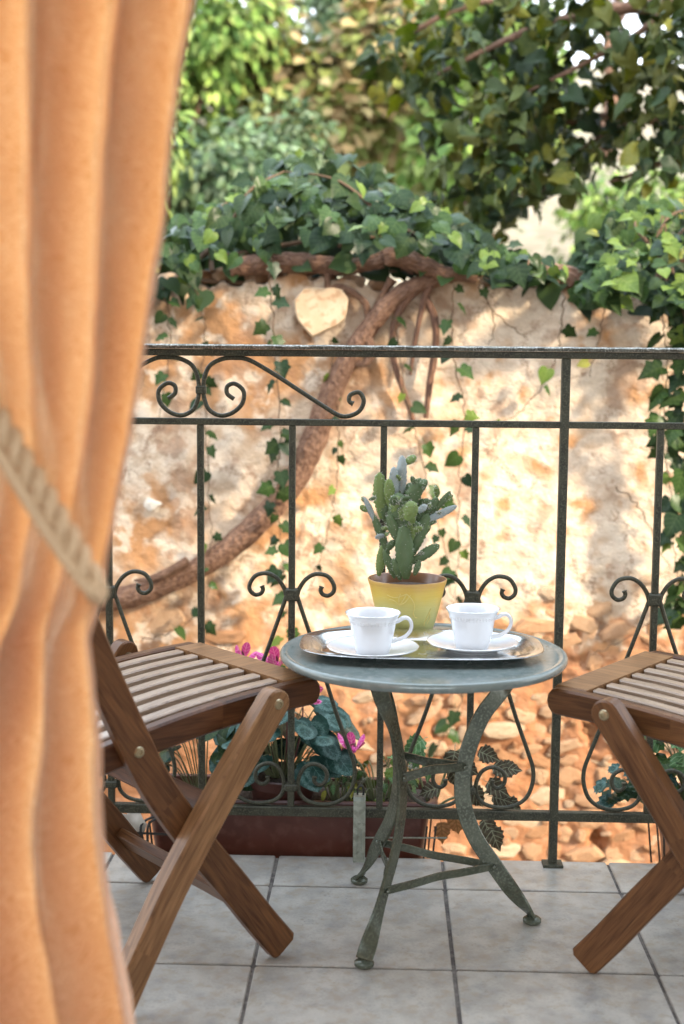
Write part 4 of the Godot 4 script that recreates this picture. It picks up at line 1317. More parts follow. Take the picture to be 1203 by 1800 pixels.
const SWAN := [Vector2(0.0640, 0.9243), Vector2(0.0509, 0.9345), Vector2(0.0513, 0.9488), Vector2(0.0657, 0.9539), Vector2(0.0824, 0.9398), Vector2(0.0800, 0.9161), Vector2(0.0608, 0.8978), Vector2(0.0370, 0.8921), Vector2(0.0154, 0.9034), Vector2(0.0063, 0.9247), Vector2(0.0045, 0.9417), Vector2(0.0064, 0.9648), Vector2(0.0178, 0.9890), Vector2(0.0422, 1.0015), Vector2(0.0682, 1.0035), Vector2(0.0939, 0.9995), Vector2(0.1420, 0.9729), Vector2(0.1897, 0.9425), Vector2(0.2375, 0.9122), Vector2(0.2662, 0.8954), Vector2(0.2850, 0.8932), Vector2(0.3066, 0.9030), Vector2(0.3155, 0.9227), Vector2(0.3065, 0.9391), Vector2(0.2897, 0.9345), Vector2(0.2873, 0.9225), Vector2(0.2955, 0.9170)]


func scroll(parent: Node3D, mesh_key: String, path: Array, mirror: float, at: Vector3, rad: float) -> void:
	var key := "%s%d" % [mesh_key, int(mirror)]
	if not shape.has(key):
		var p := PackedVector3Array()
		for q in path:
			p.append(Vector3(q.x * mirror, q.y, 0))
		p = smooth_path(p, 5)
		var r := PackedFloat32Array()
		for i in p.size():
			r.append(rad * (1.25 if i > p.size() - 3 else 1.0))
		shape[key] = tube(p, r, 8)
	part(parent, "scroll", shape[key], M.iron_paint, Transform3D(Basis(), at))


func railing() -> void:
	var o := thing("balcony_railing", "wrought iron balcony railing with scrolls painted dull grey green", "railing", Vector3(0, 0, RAIL_Z))
	# hammered handrail: its top edge waves
	var v := PackedVector3Array()
	var idx := PackedInt32Array()
	var uv := PackedVector2Array()
	var glint := plain("sky_glint_iron", Color.WHITE, 0.30, 0.6)
	glint.albedo_texture = mottled(256, 21, Color(0.085, 0.085, 0.07), Color(0.17, 0.17, 0.145), Color(0.42, 0.42, 0.38), 0.02, 0.15, 0.3)  # paler than the bars: sky glint on the handrail put into the colour
	triplanar(glint, 4.0)
	var noise := FastNoiseLite.new()
	noise.seed = 12
	noise.frequency = 1.0
	var n := 420
	for i in n + 1:
		var x := -1.72 + 3.95 * i / n
		var wave := 0.0011 * noise.get_noise_2d(x * 34.0, 0.0) + 0.0006 * noise.get_noise_2d(x * 90.0, 9.0)
		var front := 0.0012 * noise.get_noise_2d(x * 40.0, 20.0)
		for q in [Vector2(-0.016, 1.0205), Vector2(-0.0165, 1.0265 + wave), Vector2(-0.013, 1.0295), Vector2(0.013, 1.0295 + wave * 0.5), Vector2(0.0165 + front, 1.0265 + wave * 1.6), Vector2(0.0155 + front, 1.0205 + wave * 0.5)]:
			v.append(Vector3(x, q.y, q.x))
			uv.append(Vector2(x, q.y))
	for i in n:
		for k in 6:
			var a := i * 6 + k
			var b := i * 6 + (k + 1) % 6
			idx.append_array([a, b, a + 6, b, b + 6, a + 6])
	for k in range(1, 5):
		idx.append_array([0, k + 1, k, n * 6, n * 6 + k, n * 6 + k + 1])
	part(o, "handrail", mk(v, idx, uv, 40.0), M.sky_glint_iron)
	bar(o, "handrail_bar", Vector3(-1.72, 1.0135, 0), Vector3(2.23, 1.0135, 0), 0.013, 0.018, Vector3.BACK, M.iron_paint)
	bar(o, "middle_rail", Vector3(-1.72, 0.8805, 0), Vector3(2.23, 0.8805, 0), 0.013, 0.014, Vector3.BACK, M.iron_paint)
	bar(o, "bottom_rail", Vector3(-1.72, 0.1022, 0), Vector3(2.23, 0.1022, 0), 0.019, 0.016, Vector3.BACK, M.iron_paint)
	var posts := [2, 11, 20]
	for i in BARS.size():
		var x: float = BARS[i]
		if i in posts:
			bar(o, "post", Vector3(x, 0.0, 0), Vector3(x, 1.007, 0), 0.0165, 0.0165, Vector3.BACK, M.iron_paint)
			part(o, "foot_plate", box(Vector3(0.04, 0.006, 0.034), 0.001), M.iron_paint, Transform3D(Basis(), Vector3(x, 0.003, 0.001)))
			continue
		bar(o, "baluster", Vector3(x, 0.1117, 0), Vector3(x, 0.874, 0), 0.013, 0.013, Vector3.BACK, M.iron_paint)
		if (i < 11 and i % 2 == 0) or (i > 11 and i % 2 == 0):
			for s in [-1.0, 1.0]:
				scroll(o, "curl", CURL, s, Vector3(x + s * 0.007, 0, 0), 0.0043)
				scroll(o, "drop", DROP, s, Vector3(x + s * 0.002, 0, 0), 0.0042)
			part(o, "collar", prism(round_rect(0.027, 0.024, 0.004, 2), 0.022, 0.0025), M.iron_paint, Transform3D(Basis(), Vector3(x, 0.542, 0)))
			part(o, "collar", prism(round_rect(0.027, 0.014, 0.004, 2), 0.022, 0.0025), M.iron_paint, Transform3D(Basis(), Vector3(x, 0.1517, 0)))
	for cx in [-0.3565, 1.242]:
		for s in [-1.0, 1.0]:
			scroll(o, "swan", SWAN, s, Vector3(cx, 0, 0), 0.0044)
		part(o, "collar", prism(round_rect(0.02, 0.016, 0.003, 2), 0.015, 0.002), M.iron_paint, Transform3D(Basis(), Vector3(cx, 0.9415, 0)))


# ---------------------------------------------------------------- planters and their plants

func planter_box(label: String, x0: float, x1: float, g: String) -> void:
	var o := thing("planter_box", label, "planter", Vector3((x0 + x1) / 2, -0.06, -2.648), g)
	var w := x1 - x0
	var rings := []
	for r in [[w - 0.06, 0.115, 0.0], [w - 0.03, 0.145, 0.135], [w, 0.170, 0.137], [w + 0.004, 0.172, 0.164], [w - 0.006, 0.164, 0.168], [w - 0.026, 0.142, 0.166], [w - 0.04, 0.13, 0.135]]:
		var ring := PackedVector3Array()
		for q in round_rect(r[0], r[1], 0.02, 4):
			ring.append(Vector3(q.x, r[2], q.y))
		rings.append(ring)
	part(o, "box", loft(rings), M.planter_plastic)
	var soil := PackedVector3Array()
	part(o, "soil", prism(round_rect(w - 0.042, 0.128, 0.02, 4), 0.02, 0.002), M.soil, Transform3D(Basis(Vector3.RIGHT, PI / 2), Vector3(0, 0.140, 0)))
	# the wire cradle it hangs in
	for s in [-1.0, 1.0]:
		for z in [0.084, -0.086]:
			for dx in [0.012, 0.03]:
				part(o, "cradle_wire", tube(PackedVector3Array([Vector3(s * (w / 2 - dx - 0.02) + s * 0.03, 0.12, z), Vector3(s * (w / 2 - dx - 0.03) + s * 0.03, -0.005, z * 0.8)]), PackedFloat32Array([0.0022]), 6), M.black_wire)
	part(o, "cradle_wire", tube(PackedVector3Array([Vector3(0.15, 0.095, 0.0865), Vector3(w / 2 + 0.02, 0.098, 0.0865)]), PackedFloat32Array([0.0018]), 6), M.zinc)


func loft(rings: Array, cap_last := true, crease := 40.0) -> ArrayMesh:
	var v := PackedVector3Array()
	var idx := PackedInt32Array()
	var uv := PackedVector2Array()
	var n: int = rings[0].size()
	for r in rings.size():
		for k in n:
			v.append(rings[r][k])
			uv.append(Vector2(float(k) / n, float(r) / (rings.size() - 1)))
	for r in rings.size() - 1:
		for k in n:
			var a := r * n + k
			var b := r * n + (k + 1) % n
			idx.append_array([a, b, a + n, b, b + n, a + n])
	for e in [0, rings.size() - 1]:
		if e > 0 and not cap_last:
			continue
		var mid := Vector3.ZERO
		for q in rings[e]:
			mid += q / n
		var c := v.size()
		v.append(mid)
		uv.append(Vector2(0.5, 0.5))
		for k in n:
			var a: int = e * n + k
			var b: int = e * n + (k + 1) % n
			if e == 0:
				idx.append_array([c, b, a])
			else:
				idx.append_array([c, a, b])
	return mk(v, idx, uv, crease)


func plant(called: String, label: String, category: String, base: Vector3, centre: Vector3, radius: Vector3, count: int, size: Vector2, kind: String, mats: Array, group := "") -> Node3D:
	var o := thing(called, label, category, base, group)
	for k in count:
		var d := Vector3(rng.randf_range(-1, 1), rng.randf_range(-0.55, 1), rng.randf_range(-0.8, 1)).normalized() * rng.randf_range(0.72, 1.05)
		var at := centre + d * radius - base
		var s := rng.randf_range(size.x, size.y)
		var tip := Vector3(d.x, d.y * 0.3 - 0.45, d.z) + jitter(0.35)
		var face := Vector3(d.x * 0.5, 0.75, d.z * 0.5 + 0.35) + jitter(0.25)
		var xf := leaf_at(at, tip, face, s)
		var stalk := PackedVector3Array([Vector3(d.x * 0.02, -0.01, d.z * 0.015), (at * 0.55) + Vector3(d.x * 0.012, 0.02, 0), at])
		var lf := part(o, "leaf", shape[kind][rng.randi_range(0, shape[kind].size() - 1)], M[mats[rng.randi_range(0, mats.size() - 1)]], xf)
		var inv := xf.affine_inverse()
		var q := smooth_path(stalk, 4)
		for i in q.size():
			q[i] = inv * q[i]
		part(lf, "stalk", tube(q, PackedFloat32Array([0.0016 / s, 0.0012 / s]), 5), M.stalk)
	return o


func cyclamen_flower(at: Vector3, base: Vector3, lean: Vector3, size: float, label: String) -> void:
	var o := thing("cyclamen_flower", label, "flower", base, "pink cyclamen flowers")
	var head := at - base
	part(o, "stalk", tube(smooth_path(PackedVector3Array([Vector3.ZERO, head * 0.5 + Vector3(0.012, 0.02, 0.01), head + Vector3(0, 0.012, 0), head]), 5), PackedFloat32Array([0.0017]), 6), M.flower_stalk)
	var axis := lean.normalized()
	var side := axis.cross(Vector3.BACK).normalized()
	for k in 5:
		var a := TAU * k / 5.0 + 0.4
		var out := side.rotated(axis, a)
		part(o, "petal", shape.petal[k % 2], M.petal, leaf_at(head + out * 0.006, axis * 1.0 + out * rng.randf_range(0.25, 0.75), out, size * rng.randf_range(0.85, 1.1)))
	part(o, "throat", lathe(PackedVector2Array([Vector2(0, -0.006), Vector2(0.006, -0.005), Vector2(0.0075, 0.0), Vector2(0.005, 0.006), Vector2(0, 0.008)]), 10, 180.0), M.petal, Transform3D(Basis(), head))


func planters() -> void:
	leaf_shapes()
	plain("stalk", lin(0.17, 0.19, 0.09), 0.6)
	plain("flower_stalk", lin(0.13, 0.045, 0.05), 0.6)
	plain("pot_brown", lin(0.075, 0.026, 0.018), 0.42)
	planter_box("long red brown plastic planter hanging outside the railing behind the left chair", -0.492, 0.116, "brown planters hung outside the railing")
	planter_box("red brown plastic planter hanging outside the railing behind the right chair", 0.572, 1.18, "brown planters hung outside the railing")
	# flat zinc strap that holds the cradle to the bottom rail
	var h := thing("planter_hook", "flat grey zinc strap hooked over the bottom rail to hold the planter", "hook", Vector3(-0.041, 0.0, RAIL_Z))
	part(h, "strap", strap(PackedVector3Array([Vector3(0, 0.128, -0.03), Vector3(0, 0.136, -0.012), Vector3(0, 0.136, 0.012), Vector3(0, 0.130, 0.0165), Vector3(0, 0.004, 0.0165)]), PackedVector3Array([Vector3(0, 0.9, 0.35), Vector3(0, 1, 0.1), Vector3(0, 0.9, 0.4), Vector3(0, 0.3, 1), Vector3(0, 0, 1)]), 0.024, 0.003), M.zinc)
	for s in [-1.0, 1.0]:
		part(h, "slot_edge", strap(PackedVector3Array([Vector3(s * 0.0062, 0.075, 0.019), Vector3(s * 0.0062, 0.010, 0.019)]), PackedVector3Array([Vector3(0, 0, 1)]), 0.0035, 0.002), M.zinc)
	part(h, "hanger", tube(smooth_path(PackedVector3Array([Vector3(-0.004, 0.130, -0.004), Vector3(-0.004, 0.150, 0.0), Vector3(0.004, 0.158, 0.004), Vector3(0.008, 0.146, 0.002), Vector3(0.006, 0.132, -0.002)]), 4), PackedFloat32Array([0.0022]), 6), M.black_wire)
	part(h, "rivet", lathe(PackedVector2Array([Vector2(0, 0.003), Vector2(0.003, 0.002), Vector2(0.004, 0), Vector2(0, -0.001)]), 10), M.zinc, Transform3D(Basis(Vector3.RIGHT, PI / 2), Vector3(0, 0.086, 0.0185)))
	# hook at the other end, with the dry white leaf caught on it
	var h2 := thing("wire_bracket", "black wire bracket at the end of the planter behind the left chair", "bracket", Vector3(-0.478, 0.0, RAIL_Z - 0.028))
	for dx in [0.0, 0.014]:
		part(h2, "wire", tube(smooth_path(PackedVector3Array([Vector3(dx - 0.008, -0.02, 0), Vector3(dx - 0.010, 0.035, 0.0), Vector3(dx - 0.005, 0.062, 0.004), Vector3(dx + 0.016, 0.07, -0.012)]), 4), PackedFloat32Array([0.0028]), 6), M.black_wire)
	part(h2, "wire", tube(PackedVector3Array([Vector3(-0.02, 0.04, 0.003), Vector3(0.06, 0.038, 0.003)]), PackedFloat32Array([0.0025]), 6), M.black_wire)
	var dry := top_mesh("withered_leaf", leaf_mesh(ROUND, 0.5, 0.5, 0.3, 0.3), M.white_paper_leaf)
	dry.transform = leaf_at(PackedVector3Array([Vector3(-0.513, 0.078, -2.550)])[0], Vector3(0.5, -1, 0.1), Vector3(-0.2, 0.3, 1), 0.055)
	tag(dry, "pale withered leaf hanging by the wire bracket behind the left chair", "leaf")

	# the potted cyclamen standing in the planter
	var pot := thing("nursery_pot", "dark brown plastic pot of the cyclamen standing in the planter", "pot", Vector3(-0.205, 0.045, -2.645))
	part(pot, "pot", lathe(PackedVector2Array([Vector2(0, 0), Vector2(0.052, 0.0), Vector2(0.07, 0.075), Vector2(0.075, 0.076), Vector2(0.077, 0.096), Vector2(0.072, 0.098), Vector2(0.066, 0.08), Vector2(0, 0.08)]), 28), M.pot_brown)
	part(pot, "soil", lathe(PackedVector2Array([Vector2(0, 0.078), Vector2(0.067, 0.078), Vector2(0.064, 0.086), Vector2(0.03, 0.09), Vector2(0, 0.088)]), 20), M.soil)
	plant("cyclamen_plant", "cyclamen with teal marbled rounded leaves in the planter behind the left chair", "plant", Vector3(-0.205, 0.13, -2.645), Vector3(-0.195, 0.215, -2.63), Vector3(0.13, 0.085, 0.075), 56, Vector2(0.042, 0.064), "round", ["cyclamen_leaf"], "plants in the planters")
	plant("small_cyclamen", "smaller cyclamen with plain blue green leaves at the end of the planter", "plant", Vector3(-0.37, 0.085, -2.645), Vector3(-0.37, 0.185, -2.64), Vector3(0.10, 0.085, 0.06), 22, Vector2(0.042, 0.06), "round", ["cyclamen_leaf", "ivy_2", "ivy_0"], "plants in the planters")
	cyclamen_flower(PackedVector3Array([Vector3(-0.057, 0.207, -2.600)])[0], Vector3(-0.17, 0.135, -2.63), Vector3(-0.12, 0.8, 0.25), 0.042, "pink cyclamen flower nodding right of the marbled leaves")
	cyclamen_flower(PackedVector3Array([Vector3(-0.161, 0.318, -2.600)])[0], Vector3(-0.19, 0.135, -2.64), Vector3(0.95, 0.25, 0.1), 0.04, "pink cyclamen flower lying on its side under the seat corner")
	cyclamen_flower(PackedVector3Array([Vector3(-0.215, 0.378, -2.620)])[0], Vector3(-0.20, 0.135, -2.65), Vector3(-0.1, 0.6, 0.5), 0.045, "pink cyclamen flower between the left seat and the table top")
	cyclamen_flower(PackedVector3Array([Vector3(-0.285, 0.387, -2.620)])[0], Vector3(-0.22, 0.135, -2.65), Vector3(0.2, 0.7, 0.4), 0.036, "pale pink cyclamen flower just showing behind the left seat")
	# weeds and coleus at the other end
	plant("weed_tuft", "tuft of small green weeds in the planter behind the table leg", "plant", Vector3(0.0, 0.085, -2.64), Vector3(0.0, 0.135, -2.635), Vector3(0.075, 0.06, 0.05), 40, Vector2(0.018, 0.036), "saw", ["geranium_leaf", "ivy_1", "ivy_3", "coleus_leaf"], "plants in the planters")
	plant("grass_tuft", "tuft of thin yellow green shoots in the planter beside the zinc strap", "plant", Vector3(-0.085, 0.085, -2.62), Vector3(-0.085, 0.115, -2.62), Vector3(0.05, 0.035, 0.035), 34, Vector2(0.014, 0.03), "lance", ["ivy_3", "geranium_leaf", "ivy_4"], "plants in the planters")
	var co := thing("coleus_plant", "straggling coleus with dark veined leaves leaning out of the planter end", "plant", Vector3(0.09, 0.09, -2.63), "plants in the planters")
	var zero := co.position
	var stems := [PackedVector3Array([Vector3(0.110, 0.074, -2.620), Vector3(0.143, 0.099, -2.620), Vector3(0.190, 0.111, -2.620), Vector3(0.239, 0.117, -2.620)]), PackedVector3Array([Vector3(0.110, 0.074, -2.620), Vector3(0.130, 0.142, -2.620), Vector3(0.147, 0.190, -2.620), Vector3(0.167, 0.208, -2.620)]), PackedVector3Array([Vector3(0.119, 0.082, -2.600), Vector3(0.166, 0.064, -2.600), Vector3(0.201, 0.050, -2.600), Vector3(0.216, 0.029, -2.600)]), PackedVector3Array([Vector3(0.106, 0.074, -2.620), Vector3(0.083, 0.141, -2.620), Vector3(0.077, 0.189, -2.620), Vector3(0.080, 0.216, -2.620)])]
	for st in stems:
		for i in st.size():
			st[i] -= zero
		part(co, "stem", tube(smooth_path(st, 5), PackedFloat32Array([0.003, 0.002]), 6), M.stalk)
	var spots := PackedVector3Array([Vector3(0.245, 0.174, -2.600), Vector3(0.258, 0.108, -2.600), Vector3(0.230, 0.114, -2.600), Vector3(0.200, 0.209, -2.600), Vector3(0.166, 0.185, -2.600), Vector3(0.152, 0.209, -2.600), Vector3(0.231, 0.180, -2.600), Vector3(0.213, 0.065, -2.600), Vector3(0.199, 0.047, -2.600), Vector3(0.227, 0.051, -2.600), Vector3(0.147, 0.166, -2.600), Vector3(0.088, 0.207, -2.600), Vector3(0.068, 0.195, -2.600), Vector3(0.105, 0.190, -2.600), Vector3(0.154, 0.076, -2.600), Vector3(0.126, 0.057, -2.600), Vector3(0.120, 0.130, -2.600), Vector3(0.087, 0.231, -2.600), Vector3(0.182, 0.131, -2.600), Vector3(0.220, 0.144, -2.600)])
	for k in spots.size():
		var d := (spots[k] - zero - Vector3(0.05, 0.05, 0)).normalized()
		var down := k in [7, 8, 9, 14, 15]
		part(co, "leaf", shape.saw[k % 2], M.dry_leaf if k in [14, 15, 8] else M.geranium_leaf if k in [11, 12, 13, 17] else M.coleus_leaf, leaf_at(spots[k] - zero, Vector3(d.x * 0.6, -1.0 if down else -0.25, 0.25) + jitter(0.3), Vector3(0.1, 0.5, 0.9) + jitter(0.4), rng.randf_range(0.036, 0.052)))
	plant("geranium_plant", "green geranium with lobed leaves in the planter behind the right chair", "plant", Vector3(0.66, 0.085, -2.645), Vector3(0.655, 0.19, -2.63), Vector3(0.115, 0.11, 0.07), 50, Vector2(0.036, 0.058), "lobed", ["geranium_leaf", "geranium_leaf", "geranium_leaf", "ivy_1"], "plants in the planters")
	plant("low_geranium", "bluish small leaved plant spreading out of the planter behind the right chair", "plant", Vector3(0.585, 0.085, -2.62), Vector3(0.535, 0.14, -2.60), Vector3(0.075, 0.05, 0.04), 17, Vector2(0.026, 0.04), "lobed", ["ivy_2", "cyclamen_leaf"], "plants in the planters")


# ---------------------------------------------------------------- the table

const TABLE := Vector3(0.072, 0.0, -2.243)

func table() -> void:
	var o := thing("bistro_table", "small round grey green metal bistro table with three curved legs", "table", TABLE)
	part(o, "table_top", lathe(PackedVector2Array([Vector2(0, 0.486), Vector2(0.238, 0.486), Vector2(0.242, 0.4815), Vector2(0.2465, 0.4815), Vector2(0.2500, 0.4855), Vector2(0.2508, 0.4905), Vector2(0.2490, 0.4955), Vector2(0.2455, 0.4972), Vector2(0.240, 0.4960), Vector2(0.234, 0.4935), Vector2(0, 0.4935)]), 96, 50.0), M.table_top_paint)
	part(o, "under_ring", lathe(PackedVector2Array([Vector2(0.165, 0.486), Vector2(0.165, 0.478), Vector2(0.185, 0.478), Vector2(0.185, 0.486)]), 48), M.table_paint)
	var outline := PackedVector3Array([Vector3(0.246, 0.455, -2.247), Vector3(0.214, 0.430, -2.247), Vector3(0.178, 0.380, -2.247), Vector3(0.155, 0.320, -2.247), Vector3(0.145, 0.261, -2.247), Vector3(0.151, 0.207, -2.247), Vector3(0.172, 0.155, -2.247), Vector3(0.204, 0.108, -2.247), Vector3(0.237, 0.061, -2.247), Vector3(0.263, 0.028, -2.247), Vector3(0.275, 0.012, -2.247)])
	var feet := [-1.7, -123.0, 118.0]
	var prof: Array[Vector2] = []
	for q in outline:
		prof.append(Vector2(q.x - TABLE.x, q.y))
	prof[0].y = 0.484
	prof[prof.size() - 1].y = 0.012
	var leg := PackedVector3Array()
	for q in prof:
		leg.append(Vector3(q.x, q.y, 0))
	leg = smooth_path(leg, 5)
	var ups := PackedVector3Array()
	for i in leg.size():
		var t := float(i) / (leg.size() - 1)
		var turn := smoothstep(0.72, 0.98, t) * 1.25 + smoothstep(0.16, 0.0, t) * 1.1
		var tangent := (leg[mini(i + 1, leg.size() - 1)] - leg[maxi(i - 1, 0)]).normalized()
		ups.append(Vector3.BACK.rotated(tangent, turn))
	var leg_mesh := strap(leg, ups, 0.029, 0.006)
	var foot := lathe(PackedVector2Array([Vector2(0, 0), Vector2(0.013, 0), Vector2(0.0165, 0.003), Vector2(0.0165, 0.008), Vector2(0.012, 0.0115), Vector2(0, 0.013)]), 20)
	var high := 0.0
	var low := 0.0
	for q in leg:
		if q.y > 0.288:
			high = q.x
		if q.y > 0.105:
			low = q.x
	for a in feet:
		var b := Basis(Vector3.UP, -deg_to_rad(a))
		part(o, "leg", leg_mesh, M.table_paint, Transform3D(b, Vector3.ZERO))
		part(o, "foot", foot, M.table_paint, Transform3D(Basis(), b * Vector3(leg[leg.size() - 1].x, 0, 0)))
		for j in [[high, 0.288], [low, 0.105]]:
			for s in [-1.0, 1.0]:
				part(o, "bolt", lathe(PackedVector2Array([Vector2(0, 0.0035), Vector2(0.003, 0.003), Vector2(0.0048, 0.0), Vector2(0, -0.0005)]), 10), M.table_paint, Transform3D(b * Basis(Vector3.RIGHT, s * PI / 2), b * Vector3(j[0], j[1], s * 0.006)))
	for k in 3:
		for j in [[high, 0.288, 0.016, 0.3], [low, 0.105, 0.014, 0.12]]:
			var a: Vector3 = Basis(Vector3.UP, -deg_to_rad(feet[k])) * Vector3(j[0], j[1], 0)
			var c: Vector3 = Basis(Vector3.UP, -deg_to_rad(feet[(k + 1) % 3])) * Vector3(j[0], j[1], 0)
			var mid: Vector3 = (a + c) / 2 * (1.0 - j[3])
			mid.y = j[1]
			var q := smooth_path(PackedVector3Array([a.lerp(c, 0.012), a.lerp(mid, 0.55) + (a + c) * 0.015, mid, c.lerp(mid, 0.55) + (a + c) * 0.015, c.lerp(a, 0.012)]), 5)
			for i in q.size():
				q[i].y = j[1]
			var face: Vector3 = ((a + c) / 2)
			face.y = 0
			part(o, "brace", strap(q, PackedVector3Array([face.normalized()]), j[2], 0.005), M.table_paint)


# ---------------------------------------------------------------- the chairs

func seat_y(s: float) -> float:
	return 0.462 - 0.25 * (0.08 - s) * (0.08 - s)


func ribbon(points: Array, w: float, round_first := false, round_last := false) -> PackedVector2Array:
	# the outline of a board of width w whose middle follows points
	var p3 := PackedVector3Array()
	for q in points:
		p3.append(Vector3(q.x, q.y, 0))
	var p := smooth_path(p3, 4) if points.size() > 2 else p3
	var left := PackedVector2Array()
	var right := PackedVector2Array()
	for i in p.size():
		var t := (p[mini(i + 1, p.size() - 1)] - p[maxi(i - 1, 0)]).normalized()
		var nrm := Vector2(-t.y, t.x) * w / 2
		left.append(Vector2(p[i].x, p[i].y) + nrm)
		right.append(Vector2(p[i].x, p[i].y) - nrm)
	if round_last:
		var e := Vector2(p[p.size() - 1].x, p[p.size() - 1].y)
		var t3 := (p[p.size() - 1] - p[p.size() - 2]).normalized()
		var t := Vector2(t3.x, t3.y)
		for k in range(1, 8):
			left.append(e + Vector2(-t.y, t.x).rotated(-PI * k / 8.0) * w / 2)
	right.reverse()
	left.append_array(right)
	return left


func chair(label: String, at: Vector3, turn: float) -> Node3D:
	var o := thing("folding_chair", label, "chair", at, "wooden folding chairs at the bistro table")
	o.rotation.y = turn
	var up := [Vector2(-0.006, 0.0125), Vector2(-0.055, 0.073), Vector2(-0.110, 0.146), Vector2(-0.170, 0.222), Vector2(-0.225, 0.298), Vector2(-0.262, 0.356), Vector2(-0.291, 0.413), Vector2(-0.345, 0.53), Vector2(-0.40, 0.66), Vector2(-0.455, 0.80), Vector2(-0.478, 0.87)]
	var b_out := ribbon(up, 0.053, false, true)
	# flat on the floor
	for i in b_out.size():
		if b_out[i].y < 0.0:
			b_out[i].y = 0.0
	# its toe is rounded over
	var last := b_out.size() - 1
	var toe := b_out[0]
	var heel := b_out[last]
	var first_up := (b_out[1] - toe).normalized()
	var across := (heel - toe).normalized()
	b_out[0] = toe + first_up * 0.006
	b_out[last] = heel + (b_out[last - 1] - heel).normalized() * 0.008
	b_out.append_array([heel - across * 0.008, toe + across * 0.005])
	var a_dir := (Vector2(-0.052, 0.45) - Vector2(-0.36, 0.0)).normalized()
	var a_out := ribbon([Vector2(-0.36, 0.0), Vector2(-0.292, 0.118), Vector2(-0.236, 0.208), Vector2(-0.145, 0.332), Vector2(-0.052, 0.45)], 0.047, false, true)
	for i in [0, a_out.size() - 1]:
		if true:
			a_out[i] -= a_dir * (a_out[i].y / a_dir.y)
	var rail := PackedVector2Array()
	for k in 15:
		var s := -0.345 + 0.41 * k / 14.0
		rail.append(Vector2(s, seat_y(s)))
	for k in 7:
		var a := PI / 2 - PI * k / 6.0
		rail.append(Vector2(0.0655, seat_y(0.07) - 0.0222) + Vector2(cos(a) * 0.0175, sin(a) * 0.0222))
	for k in 15:
		var s := 0.06 - 0.405 * k / 14.0
		rail.append(Vector2(s, seat_y(s) - 0.0445))
	for s in [-1.0, 1.0]:
		part(o, "front_leg", prism(a_out, 0.033, 0.003, Vector2(rng.randf() * 3, rng.randf() * 3), 2.5, a_dir.angle()), M.wood_1 if s > 0 else M.wood_0, Transform3D(Basis(), Vector3(0, 0, s * 0.233)))  # paler wood on one side stands for light falling on the leg
		part(o, "back_upright", prism(b_out, 0.022, 0.003, Vector2(rng.randf() * 3, rng.randf() * 3), 2.5, Vector2(-0.29, 0.41).angle()), M.wood_0, Transform3D(Basis(), Vector3(0, 0, s * 0.2045)))
		part(o, "seat_rail", prism(rail, 0.023, 0.0035, Vector2(rng.randf() * 3, rng.randf() * 3)), M.wood_2 if s > 0 else M.wood_0, Transform3D(Basis(), Vector3(0, 0, s * 0.181)))
		for q in [[Vector2(-0.052, 0.45), 0.2495], [Vector2(-0.291, 0.408), 0.2155]]:
			part(o, "bolt", lathe(PackedVector2Array([Vector2(0, 0.002), Vector2(0.0035, 0.0015), Vector2(0.004, 0.003), Vector2(0.0075, 0.0022), Vector2(0.009, 0.0), Vector2(0, -0.001)]), 16), M.brass, Transform3D(Basis(Vector3.RIGHT, s * PI / 2), Vector3(q[0].x, q[0].y, s * q[1])))
		part(o, "spacer", lathe(PackedVector2Array([Vector2(0, 0), Vector2(0.008, 0), Vector2(0.008, 0.023), Vector2(0, 0.023)]), 14), M.brass, Transform3D(Basis(Vector3.RIGHT, s * PI / 2), Vector3(-0.052, 0.445, s * 0.193)))
	# slats run from the front board to the rear one
	var slat := PackedVector2Array()
	for k in 13:
		var s := -0.335 + 0.352 * k / 12.0
		slat.append(Vector2(s, seat_y(s) - 0.0012))
	for k in 13:
		var s := 0.017 - 0.352 * k / 12.0
		slat.append(Vector2(s, seat_y(s) - 0.019))
	for k in 7:
		part(o, "slat", prism(slat, 0.0245, 0.0022, Vector2(rng.randf() * 3, rng.randf() * 3)), M.slat_wood, Transform3D(Basis(), Vector3(0, 0, (k - 3) * 0.0478)))
	var front := PackedVector2Array()
	front.append_array([Vector2(0.020, seat_y(0.02) + 0.0008), Vector2(0.076, seat_y(0.076) + 0.0012), Vector2(0.0815, seat_y(0.08) - 0.004), Vector2(0.0815, seat_y(0.08) - 0.016), Vector2(0.020, seat_y(0.02) - 0.016)])
	part(o, "front_board", prism(front, 0.3375, 0.002, Vector2(0.3, 0.8)), M.wood_1)
	for s in [0.0, -0.16, -0.305]:
		var y := seat_y(s) - 0.0265
		bar(o, "cross_bearer", Vector3(s, y, -0.168), Vector3(s, y, 0.168), 0.013, 0.03, Vector3(1, 0.1, 0).cross(Vector3.BACK), M.wood_2)
	# stretchers
	bar(o, "stretcher", Vector3(-0.171, 0.297, -0.2155), Vector3(-0.171, 0.297, 0.2155), 0.042, 0.018, Vector3(a_dir.y, -a_dir.x, 0), M.wood_2)
	bar(o, "stretcher", Vector3(-0.079, 0.105, -0.192), Vector3(-0.079, 0.105, 0.192), 0.042, 0.018, Vector3(0.8, 0.6, 0), M.wood_0)
	for q in [Vector2(-0.386, 0.62), Vector2(-0.418, 0.70), Vector2(-0.449, 0.78)]:
		bar(o, "back_slat", Vector3(q.x, q.y, -0.192), Vector3(q.x, q.y, 0.192), 0.055, 0.014, Vector3(0.93, 0.36, 0), M.wood_1)
	return o


func chairs() -> void:
	chair("slatted wooden folding chair standing against the tied curtain", Vector3(-0.2925, 0, -2.258), deg_to_rad(42.0))
	chair("slatted wooden folding chair standing beside the tall railing post", Vector3(0.4555, 0, -2.237), deg_to_rad(180.0 - 36.5))


# ---------------------------------------------------------------- on the table

